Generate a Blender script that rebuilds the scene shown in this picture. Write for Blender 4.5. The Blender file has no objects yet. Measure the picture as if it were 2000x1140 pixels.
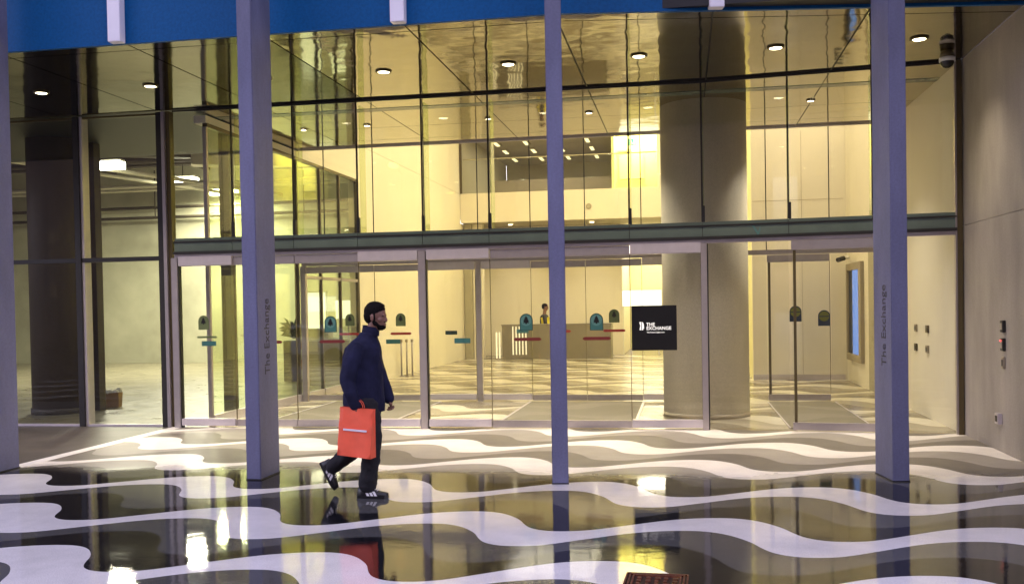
import bpy, bmesh, math, random
from math import radians as R, pi, sin, cos
from mathutils import Vector, Matrix
random.seed(4)
S = bpy.context.scene
COL = S.collection

# ------------------------------------------------------------------ camera
cam_d = bpy.data.cameras.new('camera')
cam = bpy.data.objects.new('camera', cam_d)
COL.objects.link(cam)
yaw, roll, pitch = R(10.0), R(1.0), R(-1.1)
fw = Vector((-sin(yaw) * cos(pitch), cos(yaw) * cos(pitch), sin(pitch)))
rt = Vector((cos(yaw), sin(yaw), 0))
up = rt.cross(fw)
rt = (cos(roll) * rt - sin(roll) * up).normalized()
up = rt.cross(fw)
mw = Matrix((rt, up, -fw)).transposed().to_4x4()
mw.translation = Vector((0, -13.4, 1.72))
cam.matrix_world = mw
cam_d.sensor_width = 36
cam_d.lens = 34.2
cam_d.shift_y = 0.0317
cam_d.clip_end = 600
S.camera = cam

# ------------------------------------------------------------------ sky, exposure
W = bpy.data.worlds.new('World'); S.world = W; W.use_nodes = True
wn = W.node_tree; bg = wn.nodes['Background']
sky = wn.nodes.new('ShaderNodeTexSky'); sky.sky_type = 'NISHITA'; sky.sun_disc = False
sky.sun_elevation = R(1.0); sky.sun_rotation = R(20); sky.ozone_density = 4.0
hs = wn.nodes.new('ShaderNodeMix'); hs.data_type = 'RGBA'; hs.blend_type = 'MULTIPLY'
hs.inputs[0].default_value = 1.0
hs.inputs[7].default_value = (1.22, 1.0, 1.06, 1)
hsv = wn.nodes.new('ShaderNodeHueSaturation'); hsv.inputs['Saturation'].default_value = .42
wn.links.new(sky.outputs[0], hsv.inputs['Color'])
wn.links.new(hsv.outputs[0], hs.inputs[6])
wn.links.new(hs.outputs[2], bg.inputs[0])
bg.inputs[1].default_value = 1.32
S.view_settings.view_transform = 'Standard'
S.view_settings.look = 'None'
S.view_settings.exposure = 1.75
S.view_settings.gamma = 1.0
S.cycles.transparent_max_bounces = 32
S.cycles.max_bounces = 10
S.cycles.glossy_bounces = 6
S.cycles.diffuse_bounces = 4
S.cycles.sample_clamp_indirect = 4.0

WARM = (1.0, 0.89, 0.75)
def lamp(kind, name, loc, power, color=WARM, size=(1, 1), rot=(0, 0, 0), parent=None, spot=None, spread=None):
    l = bpy.data.lights.new(name, kind); l.energy = power; l.color = color
    if kind == 'AREA':
        l.shape = 'RECTANGLE'; l.size, l.size_y = size
        if spread: l.spread = R(spread)
    if kind == 'SPOT':
        l.spot_size = R(spot or 110); l.spot_blend = 1; l.shadow_soft_size = .06
    if kind == 'POINT': l.shadow_soft_size = size[0]
    o = bpy.data.objects.new(name, l); COL.objects.link(o)
    o.location = loc; o.rotation_euler = rot
    if parent: o.parent = parent
    return o

# ------------------------------------------------------------------ materials
def new_mat(name):
    m = bpy.data.materials.new(name); m.use_nodes = True
    return m, m.node_tree.nodes, m.node_tree.links, m.node_tree.nodes['Principled BSDF']

def noise(N, L, scale, detail=4, rough=.55, coord='Object', mapscale=None, out='Fac'):
    tc = N.new('ShaderNodeTexCoord')
    src = tc.outputs[coord]
    if coord == 'World':
        src = None
    n = N.new('ShaderNodeTexNoise'); n.inputs['Scale'].default_value = scale
    n.inputs['Detail'].default_value = detail; n.inputs['Roughness'].default_value = rough
    if mapscale:
        mp = N.new('ShaderNodeMapping'); mp.inputs['Scale'].default_value = mapscale
        L.new(src, mp.inputs[0]); src = mp.outputs[0]
    L.new(src, n.inputs['Vector'])
    return n.outputs[out]

def ramp(N, L, src, a, b, c0, c1):
    r = N.new('ShaderNodeValToRGB')
    r.color_ramp.elements[0].position = a; r.color_ramp.elements[1].position = b
    r.color_ramp.elements[0].color = (*c0, 1); r.color_ramp.elements[1].color = (*c1, 1)
    L.new(src, r.inputs[0]); return r.outputs[0]

def mat(name, col, rough=.5, metal=0.0, var=.0, scale=3.0, bump=0.0, bscale=40, emis=None, estr=0, mapscale=None, spec=None, rvar=0):
    m, N, L, P = new_mat(name)
    P.inputs['Base Color'].default_value = (*col, 1)
    P.inputs['Roughness'].default_value = rough
    P.inputs['Metallic'].default_value = metal
    if spec is not None: P.inputs['Specular IOR Level'].default_value = spec
    if var:
        nz = noise(N, L, scale, 6, .6, mapscale=mapscale)
        L.new(ramp(N, L, nz, .3, .7, tuple(c * (1 - var) for c in col), tuple(min(1, c * (1 + var)) for c in col)), P.inputs['Base Color'])
    if rvar:
        nz = noise(N, L, scale * 1.7, 4, .6)
        mr = N.new('ShaderNodeMapRange'); mr.inputs[1].default_value = .3; mr.inputs[2].default_value = .7
        mr.inputs[3].default_value = max(0, rough - rvar); mr.inputs[4].default_value = rough + rvar
        L.new(nz, mr.inputs[0]); L.new(mr.outputs[0], P.inputs['Roughness'])
    if bump:
        nb = noise(N, L, bscale, 5, .6)
        b = N.new('ShaderNodeBump'); b.inputs['Strength'].default_value = bump; b.inputs['Distance'].default_value = .01
        L.new(nb, b.inputs['Height']); L.new(b.outputs[0], P.inputs['Normal'])
    if emis:
        P.inputs['Emission Color'].default_value = (*emis, 1); P.inputs['Emission Strength'].default_value = estr
    return m

def glass(name, tint, ior_r=.04, wav=0.0):
    m, N, L, P = new_mat(name); N.remove(P)
    out = N['Material Output']
    tr = N.new('ShaderNodeBsdfTransparent'); tr.inputs[0].default_value = (*tint, 1)
    gl = N.new('ShaderNodeBsdfGlossy'); gl.inputs['Roughness'].default_value = .01
    gl.inputs['Color'].default_value = (.95, .97, .95, 1)
    geo = N.new('ShaderNodeNewGeometry')
    dot = N.new('ShaderNodeVectorMath'); dot.operation = 'DOT_PRODUCT'
    L.new(geo.outputs['Normal'], dot.inputs[0]); L.new(geo.outputs['Incoming'], dot.inputs[1])
    def M(op, a, b=None):
        n = N.new('ShaderNodeMath'); n.operation = op
        for i, v in enumerate((a, b)):
            if v is None: continue
            if isinstance(v, (int, float)): n.inputs[i].default_value = v
            else: L.new(v, n.inputs[i])
        return n.outputs[0]
    c = M('ABSOLUTE', dot.outputs['Value'])
    p = M('POWER', M('SUBTRACT', 1.0, c), 5.0)
    f = M('ADD', M('MULTIPLY', p, 1 - ior_r), ior_r)
    mx = N.new('ShaderNodeMixShader')
    L.new(f, mx.inputs[0]); L.new(tr.outputs[0], mx.inputs[1]); L.new(gl.outputs[0], mx.inputs[2])
    L.new(mx.outputs[0], out.inputs[0])
    if wav:
        nz = noise(N, L, .9, 1, .4)
        b = N.new('ShaderNodeBump'); b.inputs['Strength'].default_value = wav; b.inputs['Distance'].default_value = .02
        L.new(nz, b.inputs['Height']); L.new(b.outputs[0], gl.inputs['Normal'])
    return m

def paving_mat(name, dry, wet, indoor=False):
    """terrazzo band: dry and matt under the soffit, rain-wet (darker, glossy) on the open side"""
    m, N, L, P = new_mat(name)
    speck = noise(N, L, 110, 3, .75)
    cloud = noise(N, L, 1.3, 8, .72)
    def tone(c):
        a = ramp(N, L, cloud, .3, .72, tuple(v * .78 for v in c), tuple(min(1, v * 1.08) for v in c))
        b = ramp(N, L, speck, .35, .65, (.78, .78, .78), (1.12, 1.12, 1.12))
        mx = N.new('ShaderNodeMix'); mx.data_type = 'RGBA'; mx.blend_type = 'MULTIPLY'; mx.inputs[0].default_value = 1
        L.new(a, mx.inputs[6]); L.new(b, mx.inputs[7]); return mx.outputs[2]
    if indoor:
        L.new(tone(dry), P.inputs['Base Color'])
        P.inputs['Roughness'].default_value = .26
        P.inputs['Specular IOR Level'].default_value = .35
        return m
    tc = N.new('ShaderNodeTexCoord'); sx = N.new('ShaderNodeSeparateXYZ'); L.new(tc.outputs['Object'], sx.inputs[0])
    edge = noise(N, L, .75, 5, .6)
    a = N.new('ShaderNodeMath'); a.operation = 'MULTIPLY_ADD'; a.inputs[1].default_value = -1.6; a.inputs[2].default_value = .8
    L.new(edge, a.inputs[0])
    s = N.new('ShaderNodeMath'); s.operation = 'ADD'; L.new(sx.outputs[1], s.inputs[0]); L.new(a.outputs[0], s.inputs[1])
    mr = N.new('ShaderNodeMapRange'); mr.interpolation_type = 'SMOOTHSTEP'
    mr.inputs[1].default_value = -3.1; mr.inputs[2].default_value = -4.0; mr.inputs[3].default_value = 0; mr.inputs[4].default_value = 1
    L.new(s.outputs[0], mr.inputs[0])
    w = mr.outputs[0]
    mx = N.new('ShaderNodeMix'); mx.data_type = 'RGBA'; L.new(w, mx.inputs[0])
    L.new(tone(dry), mx.inputs[6]); L.new(tone(wet), mx.inputs[7]); L.new(mx.outputs[2], P.inputs['Base Color'])
    rr = N.new('ShaderNodeMapRange'); L.new(w, rr.inputs[0])
    rr.inputs[3].default_value = .48; rr.inputs[4].default_value = .02
    pat = noise(N, L, 2.2, 5, .65)
    pr = N.new('ShaderNodeMapRange'); L.new(pat, pr.inputs[0]); pr.inputs[1].default_value = .45; pr.inputs[2].default_value = .75
    pr.inputs[3].default_value = 0; pr.inputs[4].default_value = .05
    ad = N.new('ShaderNodeMath'); ad.operation = 'ADD'; L.new(rr.outputs[0], ad.inputs[0]); L.new(pr.outputs[0], ad.inputs[1])
    L.new(ad.outputs[0], P.inputs['Roughness'])
    P.inputs['Specular IOR Level'].default_value = .30
    film = noise(N, L, 7, 6, .62)
    b = N.new('ShaderNodeBump'); b.inputs['Strength'].default_value = .07; b.inputs['Distance'].default_value = .01
    L.new(film, b.inputs['Height']); L.new(b.outputs[0], P.inputs['Normal'])
    return m

def concrete_mat(name, col, rough=.6, streak=1.0):
    m, N, L, P = new_mat(name)
    big = noise(N, L, .9, 6, .6, mapscale=(1, 1, .35))
    fine = noise(N, L, 45, 4, .7)
    a = ramp(N, L, big, .3, .72, tuple(c * (1 - .22 * streak) for c in col), tuple(min(1, c * (1 + .12 * streak)) for c in col))
    b = ramp(N, L, fine, .3, .7, (.86, .86, .86), (1.08, 1.08, 1.08))
    mx = N.new('ShaderNodeMix'); mx.data_type = 'RGBA'; mx.blend_type = 'MULTIPLY'; mx.inputs[0].default_value = 1
    L.new(a, mx.inputs[6]); L.new(b, mx.inputs[7]); L.new(mx.outputs[2], P.inputs['Base Color'])
    P.inputs['Roughness'].default_value = rough
    bp = N.new('ShaderNodeBump'); bp.inputs['Strength'].default_value = .25; bp.inputs['Distance'].default_value = .004
    L.new(fine, bp.inputs['Height']); L.new(bp.outputs[0], P.inputs['Normal'])
    return m

def mirror_mat(name, col, rough, wav):
    m, N, L, P = new_mat(name)
    P.inputs['Base Color'].default_value = (*col, 1); P.inputs['Metallic'].default_value = 1
    P.inputs['Roughness'].default_value = rough
    nz = noise(N, L, 1.5, 2, .5, mapscale=(1, 1.0, 1))
    b = N.new('ShaderNodeBump'); b.inputs['Strength'].default_value = wav; b.inputs['Distance'].default_value = .05
    L.new(nz, b.inputs['Height']); L.new(b.outputs[0], P.inputs['Normal'])
    return m

M = {}
M['white_out'] = paving_mat('white_terrazzo', (.80, .75, .69), (.74, .71, .68))
M['grey_out'] = paving_mat('grey_terrazzo', (.33, .30, .26), (.075, .075, .073))
M['dark_out'] = paving_mat('dark_terrazzo', (.17, .15, .125), (.010, .010, .012))
M['white_in'] = paving_mat('white_lobby_terrazzo', (.78, .72, .56), None, True)
M['grey_in'] = paving_mat('grey_lobby_terrazzo', (.42, .37, .27), None, True)
M['dark_in'] = paving_mat('dark_lobby_terrazzo', (.25, .21, .14), None, True)
M['side_paving'] = mat('side_paving', (.085, .072, .062), .45, var=.3, scale=2, bump=.2)
M['strip'] = mat('white_strip', (.75, .72, .68), .35, var=.08)
M['asphalt'] = mat('asphalt', (.045, .045, .05), .25, var=.3, scale=5, bump=.3, rvar=.15)
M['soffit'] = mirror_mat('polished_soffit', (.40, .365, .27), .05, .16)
M['soffit_dimmed'] = mirror_mat('polished_soffit_dimmed', (.10, .09, .055), .08, .10)  # dim reflections at the left put into a darker tint of the soffit
M['soffit_in'] = mirror_mat('polished_ceiling', (.50, .46, .35), .06, .09)
M['joint'] = mat('black_joint', (.012, .011, .01), .5)
M['black'] = mat('black_metal', (.02, .018, .017), .4, var=.1)
M['metal'] = mat('satin_metal', (.42, .38, .38), .38, .65, var=.06, scale=8)
M['metal_l'] = mat('pale_satin_metal', (.60, .55, .58), .35, .45, var=.05, scale=8)
M['bronze'] = mat('bronze_edge', (.11, .085, .04), .4, .5)
M['glass'] = glass('facade_glass', (.965, .972, .952), .035, .06)
M['glass_in'] = glass('inner_glass', (.975, .98, .958), .03)
M['glass_g'] = glass('green_glass', (.89, .93, .77), .04)
M['fin'] = glass('glass_fin', (.86, .91, .74), .05)
M['spandrel'] = mat('green_grey_spandrel_glass', (.13, .17, .145), .12, var=.12, scale=2)
M['fascia'] = mat('blue_panel', (.0012, .085, .25), .5, .0, var=.16, scale=30, rvar=.08, spec=.18)
M['fin_white'] = mat('pale_fascia_fin', (.86, .82, .86), .4, var=.05)
M['column'] = concrete_mat('painted_column', (.185, .19, .305), .5, 2.2)
M['concrete'] = concrete_mat('warm_concrete', (.385, .345, .30), .65, 1.9)
M['round'] = concrete_mat('round_column_concrete', (.62, .57, .45), .5, .9)
M['browncol'] = concrete_mat('brown_column', (.07, .05, .03), .6, .8)
M['cream'] = mat('cream_wall', (.82, .76, .62), .6, var=.03, scale=1)
M['cream2'] = mat('cream_board', (.80, .73, .58), .5, var=.02, scale=.7)
M['yellow'] = mat('yellow_lit_wall', (.88, .84, .42), .6)  # yellow light on white walls, put into the wall colour
M['greenwall'] = mat('side_room_wall', (.44, .43, .31), .7, var=.22, scale=.6)
M['roomfloor'] = mat('bare_concrete_floor', (.20, .18, .12), .35, var=.25, scale=1.5, rvar=.1)
M['beam'] = mat('dark_beam', (.05, .04, .025), .7, var=.3)
M['ceil_raw'] = mat('raw_ceiling', (.10, .062, .038), .8, var=.35, scale=1.2)
M['pipe'] = mat('pale_pipe', (.55, .52, .40), .4, var=.1)
M['tan'] = mat('tan_office_wall', (.42, .38, .26), .7, var=.1, scale=.8)
M['desk'] = concrete_mat('desk_stone', (.24, .21, .16), .4, .5)
M['white'] = mat('white_paint', (.80, .78, .72), .4)
M['glow'] = mat('warm_glow', (1, .9, .7), .5, emis=(1, .86, .58), estr=6)
M['glow_s'] = mat('added_ceiling_glow', (1, .9, .6), .5, emis=(1, .88, .50), estr=1.3)
M['glow_w'] = mat('light_box_glow', (1, 1, .9), .5, emis=(1, .97, .80), estr=.55)
M['glow_o'] = mat('reflected_dash_glow', (1, .9, .6), .5, emis=(1, .86, .45), estr=.55)
M['stripe'] = mat('added_stripe_glow', (.9, .85, .7), .5, emis=(1, .92, .66), estr=.22)  # pale desk stripes, no lamps; a glow is added to brighten them
M['tube'] = mat('work_light_glow', (1, 1, .9), .5, emis=(1, .97, .72), estr=7)
M['teal'] = mat('teal_decal', (.03, .12, .115), .5)
M['teal_d'] = mat('dark_green_decal', (.008, .028, .022), .5)
M['green_d'] = mat('olive_decal', (.10, .13, .05), .5)
M['tealg'] = mat('pale_teal_decal', (.075, .19, .18), .5)
M['maroon'] = mat('maroon_decal', (.13, .012, .012), .5)
M['redbar'] = mat('red_decal', (.30, .02, .015), .5)
M['navydec'] = mat('navy_decal', (.006, .018, .05), .5)
M['yg'] = mat('yellow_green_decal', (.12, .13, .01), .5)
M['sign'] = mat('black_sign', (.004, .004, .004), .35)
M['signw'] = mat('sign_lettering', (.85, .85, .82), .5, emis=(1, 1, .95), estr=.13)
M['letter'] = mat('dark_lettering', (.035, .03, .035), .5)
M['exit'] = mat('exit_sign_green', (.02, .35, .30), .5, emis=(.02, .5, .42), estr=.35)
M['screen'] = mat('blue_screen', (.05, .15, .5), .2, emis=(.10, .30, .95), estr=.22)
M['frame'] = mat('screen_frame', (.36, .30, .20), .5)
M['mat_floor'] = mat('entrance_mat', (.20, .175, .125), .9, var=.15, scale=60)
M['hidevis'] = mat('safety_yellow', (.95, .80, .05), .7)
M['rust'] = mat('rusty_iron', (.16, .05, .028), .55, .5, var=.5, scale=40, bump=.5, rvar=.2)
M['rust_d'] = mat('rusty_iron_dark', (.04, .015, .01), .6, .4, var=.4, scale=40)
M['bag_o'] = mat('orange_bag_paper', (.92, .13, .06), .5, var=.06, scale=9, bump=.3, bscale=9)
M['bag_w'] = mat('white_bag_print', (.80, .74, .78), .5)
M['navy'] = mat('navy_jacket_cloth', (.011, .012, .036), .85, var=.35, scale=9, bump=.9, bscale=11, spec=.25)
M['trouser'] = mat('black_trouser_cloth', (.010, .009, .012), .85, var=.2, bump=.5, bscale=20)
M['skin'] = mat('skin', (.21, .10, .065), .5, var=.1, scale=20)
M['hair'] = mat('black_hair', (.007, .005, .004), .85, bump=.8, bscale=150, spec=.15)
M['eye'] = mat('eye', (.02, .015, .012), .2)
M['shoe'] = mat('black_shoe_leather', (.012, .012, .013), .35)
M['shoew'] = mat('white_shoe_leather', (.78, .76, .74), .4)
M['paper'] = mat('brown_paper', (.36, .22, .10), .8, var=.2, bump=.5, bscale=8)
M['leaf'] = mat('dark_leaf', (.02, .05, .015), .5)
M['orange'] = mat('orange_plastic', (.65, .12, .03), .4)
M['dome'] = mat('smoked_dome', (.02, .018, .016), .08)
M['brick'] = mat('dark_facade_across', (.06, .05, .05), .7, var=.3)
M['winlit'] = mat('lit_window', (.10, .08, .06), .5, emis=(1, .80, .55), estr=.015)
M['carp'] = mat('white_car_paint', (.70, .70, .70), .25)
M['carg'] = mat('car_glass', (.02, .02, .025), .05)
M['tyre'] = mat('tyre_rubber', (.02, .02, .02), .8)
M['amber'] = mat('amber_lamp', (1, .5, .1), .4, emis=(1, .45, .1), estr=4)
M['headl'] = mat('headlight_glow', (1, 1, .9), .4, emis=(1, .95, .85), estr=4)
M['redlamp'] = mat('red_indicator', (1, .1, .1), .4, emis=(1, .05, .05), estr=1.5)

# ------------------------------------------------------------------ mesh helpers
class MB:
    def __init__(s): s.bm = bmesh.new()
    def box(s, x0, x1, y0, y1, z0, z1):
        c = Vector(((x0 + x1) / 2, (y0 + y1) / 2, (z0 + z1) / 2))
        m = Matrix.Translation(c) @ Matrix.Diagonal((abs(x1 - x0), abs(y1 - y0), abs(z1 - z0), 1))
        bmesh.ops.create_cube(s.bm, size=1, matrix=m); return s
    def obox(s, c, size, rz=0, rx=0, ry=0):
        m = Matrix.Translation(Vector(c)) @ Matrix.Rotation(rz, 4, 'Z') @ Matrix.Rotation(ry, 4, 'Y') @ Matrix.Rotation(rx, 4, 'X') @ Matrix.Diagonal((*size, 1))
        bmesh.ops.create_cube(s.bm, size=1, matrix=m); return s
    def cyl(s, a, b, r, seg=16, r2=None):
        a, b = Vector(a), Vector(b); d = b - a
        q = d.to_track_quat('Z', 'Y').to_matrix().to_4x4()
        m = Matrix.Translation((a + b) / 2) @ q
        bmesh.ops.create_cone(s.bm, cap_ends=True, segments=seg, radius1=r, radius2=r if r2 is None else r2, depth=d.length, matrix=m); return s
    def sph(s, c, size, seg=20, rot=None):
        m = Matrix.Translation(Vector(c)) @ (rot.to_4x4() if rot else Matrix.Identity(4)) @ Matrix.Diagonal((*size, 1))
        bmesh.ops.create_uvsphere(s.bm, u_segments=seg, v_segments=max(8, seg // 2), radius=1, matrix=m); return s
    def poly(s, pts, thick=None):
        vs = [s.bm.verts.new(p) for p in pts]; f = s.bm.faces.new(vs)
        if thick:
            r = bmesh.ops.extrude_face_region(s.bm, geom=[f])
            bmesh.ops.translate(s.bm, verts=[v for v in r['geom'] if isinstance(v, bmesh.types.BMVert)], vec=thick)
            bmesh.ops.recalc_face_normals(s.bm, faces=s.bm.faces)
        return s
    def bev(s, w=.004, seg=2):
        bmesh.ops.bevel(s.bm, geom=s.bm.edges[:], offset=w, segments=seg, affect='EDGES'); return s
    def build(s, name, m, parent=None, smooth=False, kind=None, label=None):
        me = bpy.data.meshes.new(name); s.bm.to_mesh(me); s.bm.free()
        me.materials.append(m)
        if smooth:
            for p in me.polygons: p.use_smooth = True
        return link(name, me, parent, kind, label)
def link(name, me, parent=None, kind=None, label=None):
    o = bpy.data.objects.new(name, me); COL.objects.link(o)
    if parent: o.parent = parent
    if kind: o['kind'] = kind
    if label: o['label'] = label
    return o
def B(name, m, x0, x1, y0, y1, z0, z1, parent=None, bev=0, kind=None, label=None):
    mb = MB().box(x0, x1, y0, y1, z0, z1)
    if bev: mb.bev(bev)
    return mb.build(name, m, parent, kind=kind, label=label)
def tag(o, label, cat, group=None):
    o['label'] = label; o['category'] = cat
    if group: o['group'] = group
    return o
def thing(name, label, cat, loc=(0, 0, 0), rz=0, group=None):
    o = bpy.data.objects.new(name, None); COL.objects.link(o); o.empty_display_size = .1
    o.location = loc; o.rotation_euler = (0, 0, rz)
    return tag(o, label, cat, group)
def dup(root, loc=None, rz=None, label=None):
    def cp(o, par):
        c = o.copy(); COL.objects.link(c)
        if par: c.parent = par
        for ch in list(o.children): cp(ch, c)
        return c
    r = cp(root, None)
    if loc: r.location = loc
    if rz is not None: r.rotation_euler = (0, 0, rz)
    if label: r['label'] = label
    return r
def text(name, s, size, mw_, m, parent=None, extrude=.002, xs=1.0, label=None, align='CENTER', bold=0.0):
    cu = bpy.data.curves.new(name, 'FONT'); cu.body = s; cu.size = size; cu.extrude = extrude
    cu.align_x = align; cu.align_y = 'CENTER'; cu.resolution_u = 3; cu.offset = bold
    t = bpy.data.objects.new(name + '_tmp', cu); COL.objects.link(t)
    dg = bpy.context.evaluated_depsgraph_get()
    me = bpy.data.meshes.new_from_object(t.evaluated_get(dg))
    bpy.data.objects.remove(t)
    me.materials.clear(); me.materials.append(m)
    me.transform(Matrix.Diagonal((xs, 1, 1, 1)))
    me.transform(mw_)
    return link(name, me, parent, label=label)
FRONT = lambda x, y, z: Matrix.Translation((x, y, z)) @ Matrix.Rotation(pi / 2, 4, 'X')

# ------------------------------------------------------------------ paved floor of wavy bands
UX = [0, .06, .12, .22, .34, .5, .62, .86, 1.11, 1.3, 1.5, 1.68, 1.80, 1.90, 1.98, 2.04]
UY = [.34, .19, .09, .02, 0, .03, .09, .27, .46, .57, .635, .65, .615, .54, .44, .34]
PX = 2.04
KX = [-6, -5, -4, -3, -2, -1, 0, 1, 2, 3]
KV = [-7.6, -6.7, -5.8, -4.98, -4.15, -3.35, -2.43, -1.47, -.5, .46]
def interp(x, xs, ys):
    if x <= xs[0]: return ys[0] + (x - xs[0]) * (ys[1] - ys[0]) / (xs[1] - xs[0])
    for i in range(1, len(xs)):
        if x <= xs[i]: return ys[i - 1] + (ys[i] - ys[i - 1]) * (x - xs[i - 1]) / (xs[i] - xs[i - 1])
    return ys[-1] + (x - xs[-1]) * (ys[-1] - ys[-2]) / (xs[-1] - xs[-2])
def herm(u):
    # smooth periodic curve through the measured points
    n = len(UX) - 1
    i = 0
    while i < n - 1 and u > UX[i + 1]: i += 1
    def sl(j):
        a, b = (j - 1), (j + 1)
        xa = UX[a] if a >= 0 else UX[a + n] - PX
        ya = UY[a] if a >= 0 else UY[a + n]
        xb = UX[b] if b <= n else UX[b - n] + PX
        yb = UY[b] if b <= n else UY[b - n]
        return (yb - ya) / (xb - xa)
    h = UX[i + 1] - UX[i]; t = (u - UX[i]) / h
    return ((2*t**3 - 3*t**2 + 1) * UY[i] + (t**3 - 2*t**2 + t) * h * sl(i) + (-2*t**3 + 3*t**2) * UY[i + 1] + (t**3 - t**2) * h * sl(i + 1))
def wave(k, x):
    x0 = interp(k, KX, KV)
    y = -4.63 + 1.45 * k + herm((x - x0) % PX)
    return y - .065 * max(0, x + .8)
def band(k, name, m, parent, X0, X1, Ylo, Yhi, z):
    step = .03; n = int(round((X1 - X0) / step))
    bm = bmesh.new(); prev = None; any_ = False
    for i in range(n + 1):
        x = X0 + (X1 - X0) * i / n
        hi, lo = wave(k, x), wave(k - 1 / 3, x)
        hl = Yhi(x) if callable(Yhi) else Yhi
        ll = Ylo(x) if callable(Ylo) else Ylo
        hi, lo = min(hl, max(ll, hi)), min(hl, max(ll, lo))
        if hi - lo < 1e-4: prev = None; continue
        cur = (bm.verts.new((x, lo, z)), bm.verts.new((x, hi, z)))
        if prev: bm.faces.new((prev[0], cur[0], cur[1], prev[1])); any_ = True
        prev = cur
    bmesh.ops.delete(bm, geom=[v for v in bm.verts if not v.link_faces], context='VERTS')
    if not any_: bm.free(); return
    me = bpy.data.meshes.new(name); bm.to_mesh(me); bm.free(); me.materials.append(m)
    return link(name, me, parent)
def facY(x):           # line of the glass front: it swings slightly forward at the right
    return 0 if x < .27 else -.104 * (x - .27)

ground = B('ground', M['asphalt'], -150, 150, -150, 150, -.40, -.30, kind='structure')
plaza = B('plaza_paving', M['dark_out'], -16, 3.6, -14.6, .1, -.3, -.006, kind='structure')
names = ('white', 'grey', 'dark')
for k3 in range(-24, 14):
    k = k3 / 3
    c = names[(-k3) % 3]
    band(k, c + '_band', M[c + '_out'], plaza, -16, 3.6, -14.5, -3.6, 0)
    band(k, c + '_band', M[c + '_out'], plaza, -7.36, 3.6, -3.6, lambda x: facY(x) - .005, 0)
lobby_floor = B('lobby_floor', M['dark_in'], -7.3, 12, .1, 26, -.3, -.006, kind='structure')
for k3 in range(7, 50):
    k = k3 / 3; c = names[(-k3) % 3]
    band(k, c + '_band', M[c + '_in'], lobby_floor, -7.36, 3.6, lambda x: facY(x) + .005, 17.4, 0)
    band(k, c + '_band', M[c + '_in'], lobby_floor, -7.0, 1.5, 17.4, 26, 0)
B('threshold', M['metal'], -7.45, .27, -.004, .004, -.05, .002, kind='structure')
B('side_pavement', M['side_paving'], -30, -7.54, -3.6, .1, -.3, -.002, kind='structure')
B('white_kerb_strip', M['strip'], -7.54, -7.36, -3.6, .1, -.3, .002, kind='structure')
B('side_room_floor', M['roomfloor'], -30, -7.38, .1, 18, -.3, -.001, kind='structure')
for x0, x1, y0, y1 in ((-2.62, -.85, .35, 3.6), (-6.5, -4.7, .35, 3.6), (1.5, 2.5, .2, 3.7)):
    pass
emat = thing('entrance_mat', 'brown entrance mat set in the floor behind the centre doors', 'mat', (-1.7, 1.95, 0))
B('mat_pile', M['mat_floor'], -.98, .98, -1.75, 1.75, .004, .012, emat)
B('mat_frame', M['metal_l'], -1.02, -.98, -1.75, 1.75, .004, .015, emat); B('mat_frame', M['metal_l'], .98, 1.02, -1.75, 1.75, .004, .015, emat)
e2 = dup(emat, (-5.35, 1.95, 0), label='brown entrance mat behind the doors beside the man'); e2.scale = (1, 1, 1)
e3 = dup(emat, (1.95, 1.9, 0), label='brown entrance mat running inside the right-hand door'); e3.scale = (.55, 1, 1)

# ------------------------------------------------------------------ soffit, fascia
ZC = 4.70
def fasY(x): return -3.47 if x < -1.2 else -3.47 + .165 * (x + 1.2)
soffit = B('soffit', M['joint'], -16, 3.5, -3.3, 3.9, ZC + .02, ZC + .2, kind='structure')
xs = [-15.45 + 1.605 * i for i in range(0, 13)]
JX = [-12.45, -10.85, -9.25, -7.66, -6.06, -4.46, -2.86, -1.26, .34, 1.93, 3.47]
def quadpanel(name, m, x0, x1, ya, yb, parent, g=.010, z=ZC):
    pts = [(x0 + g, ya(x0) + g, z), (x1 - g, ya(x1) + g, z), (x1 - g, yb(x1) - g, z), (x0 + g, yb(x0) - g, z)]
    return MB().poly(pts[::-1], Vector((0, 0, .015))).build(name, m, parent)
for i in range(len(JX) - 1):
    x0, x1 = JX[i], JX[i + 1]
    quadpanel('soffit_panel', M['soffit_dimmed' if x1 < -4 else 'soffit'], x0, x1, lambda x: fasY(x) + .30, lambda x: facY(x) - .02, soffit)
    quadpanel('soffit_edge_panel', M['soffit_dimmed' if x1 < -4 else 'soffit'], x0, x1, lambda x: fasY(x) + .012, lambda x: fasY(x) + .30, soffit)
ceil_in = B('lobby_ceiling', M['cream'], -7.07, 3.44, .3, 3.95, ZC + .21, ZC + .5, kind='structure')
for i in range(3, len(JX) - 1):
    x0, x1 = max(JX[i], -7.06), JX[i + 1]
    for y0, y1 in ((.03, .62), (.86, 2.13), (2.13, 3.27), (3.27, 3.93)):
        quadpanel('ceiling_panel', M['soffit_in'], x0, x1, lambda x, a=y0: a if a > .5 else facY(x) + .03, lambda x, b=y1: b, ceil_in, .007)
    B('ceiling_trough', M['spandrel'], x0 + .004, x1 - .004, .64, .84, ZC - .004, ZC + .01, ceil_in)

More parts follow.
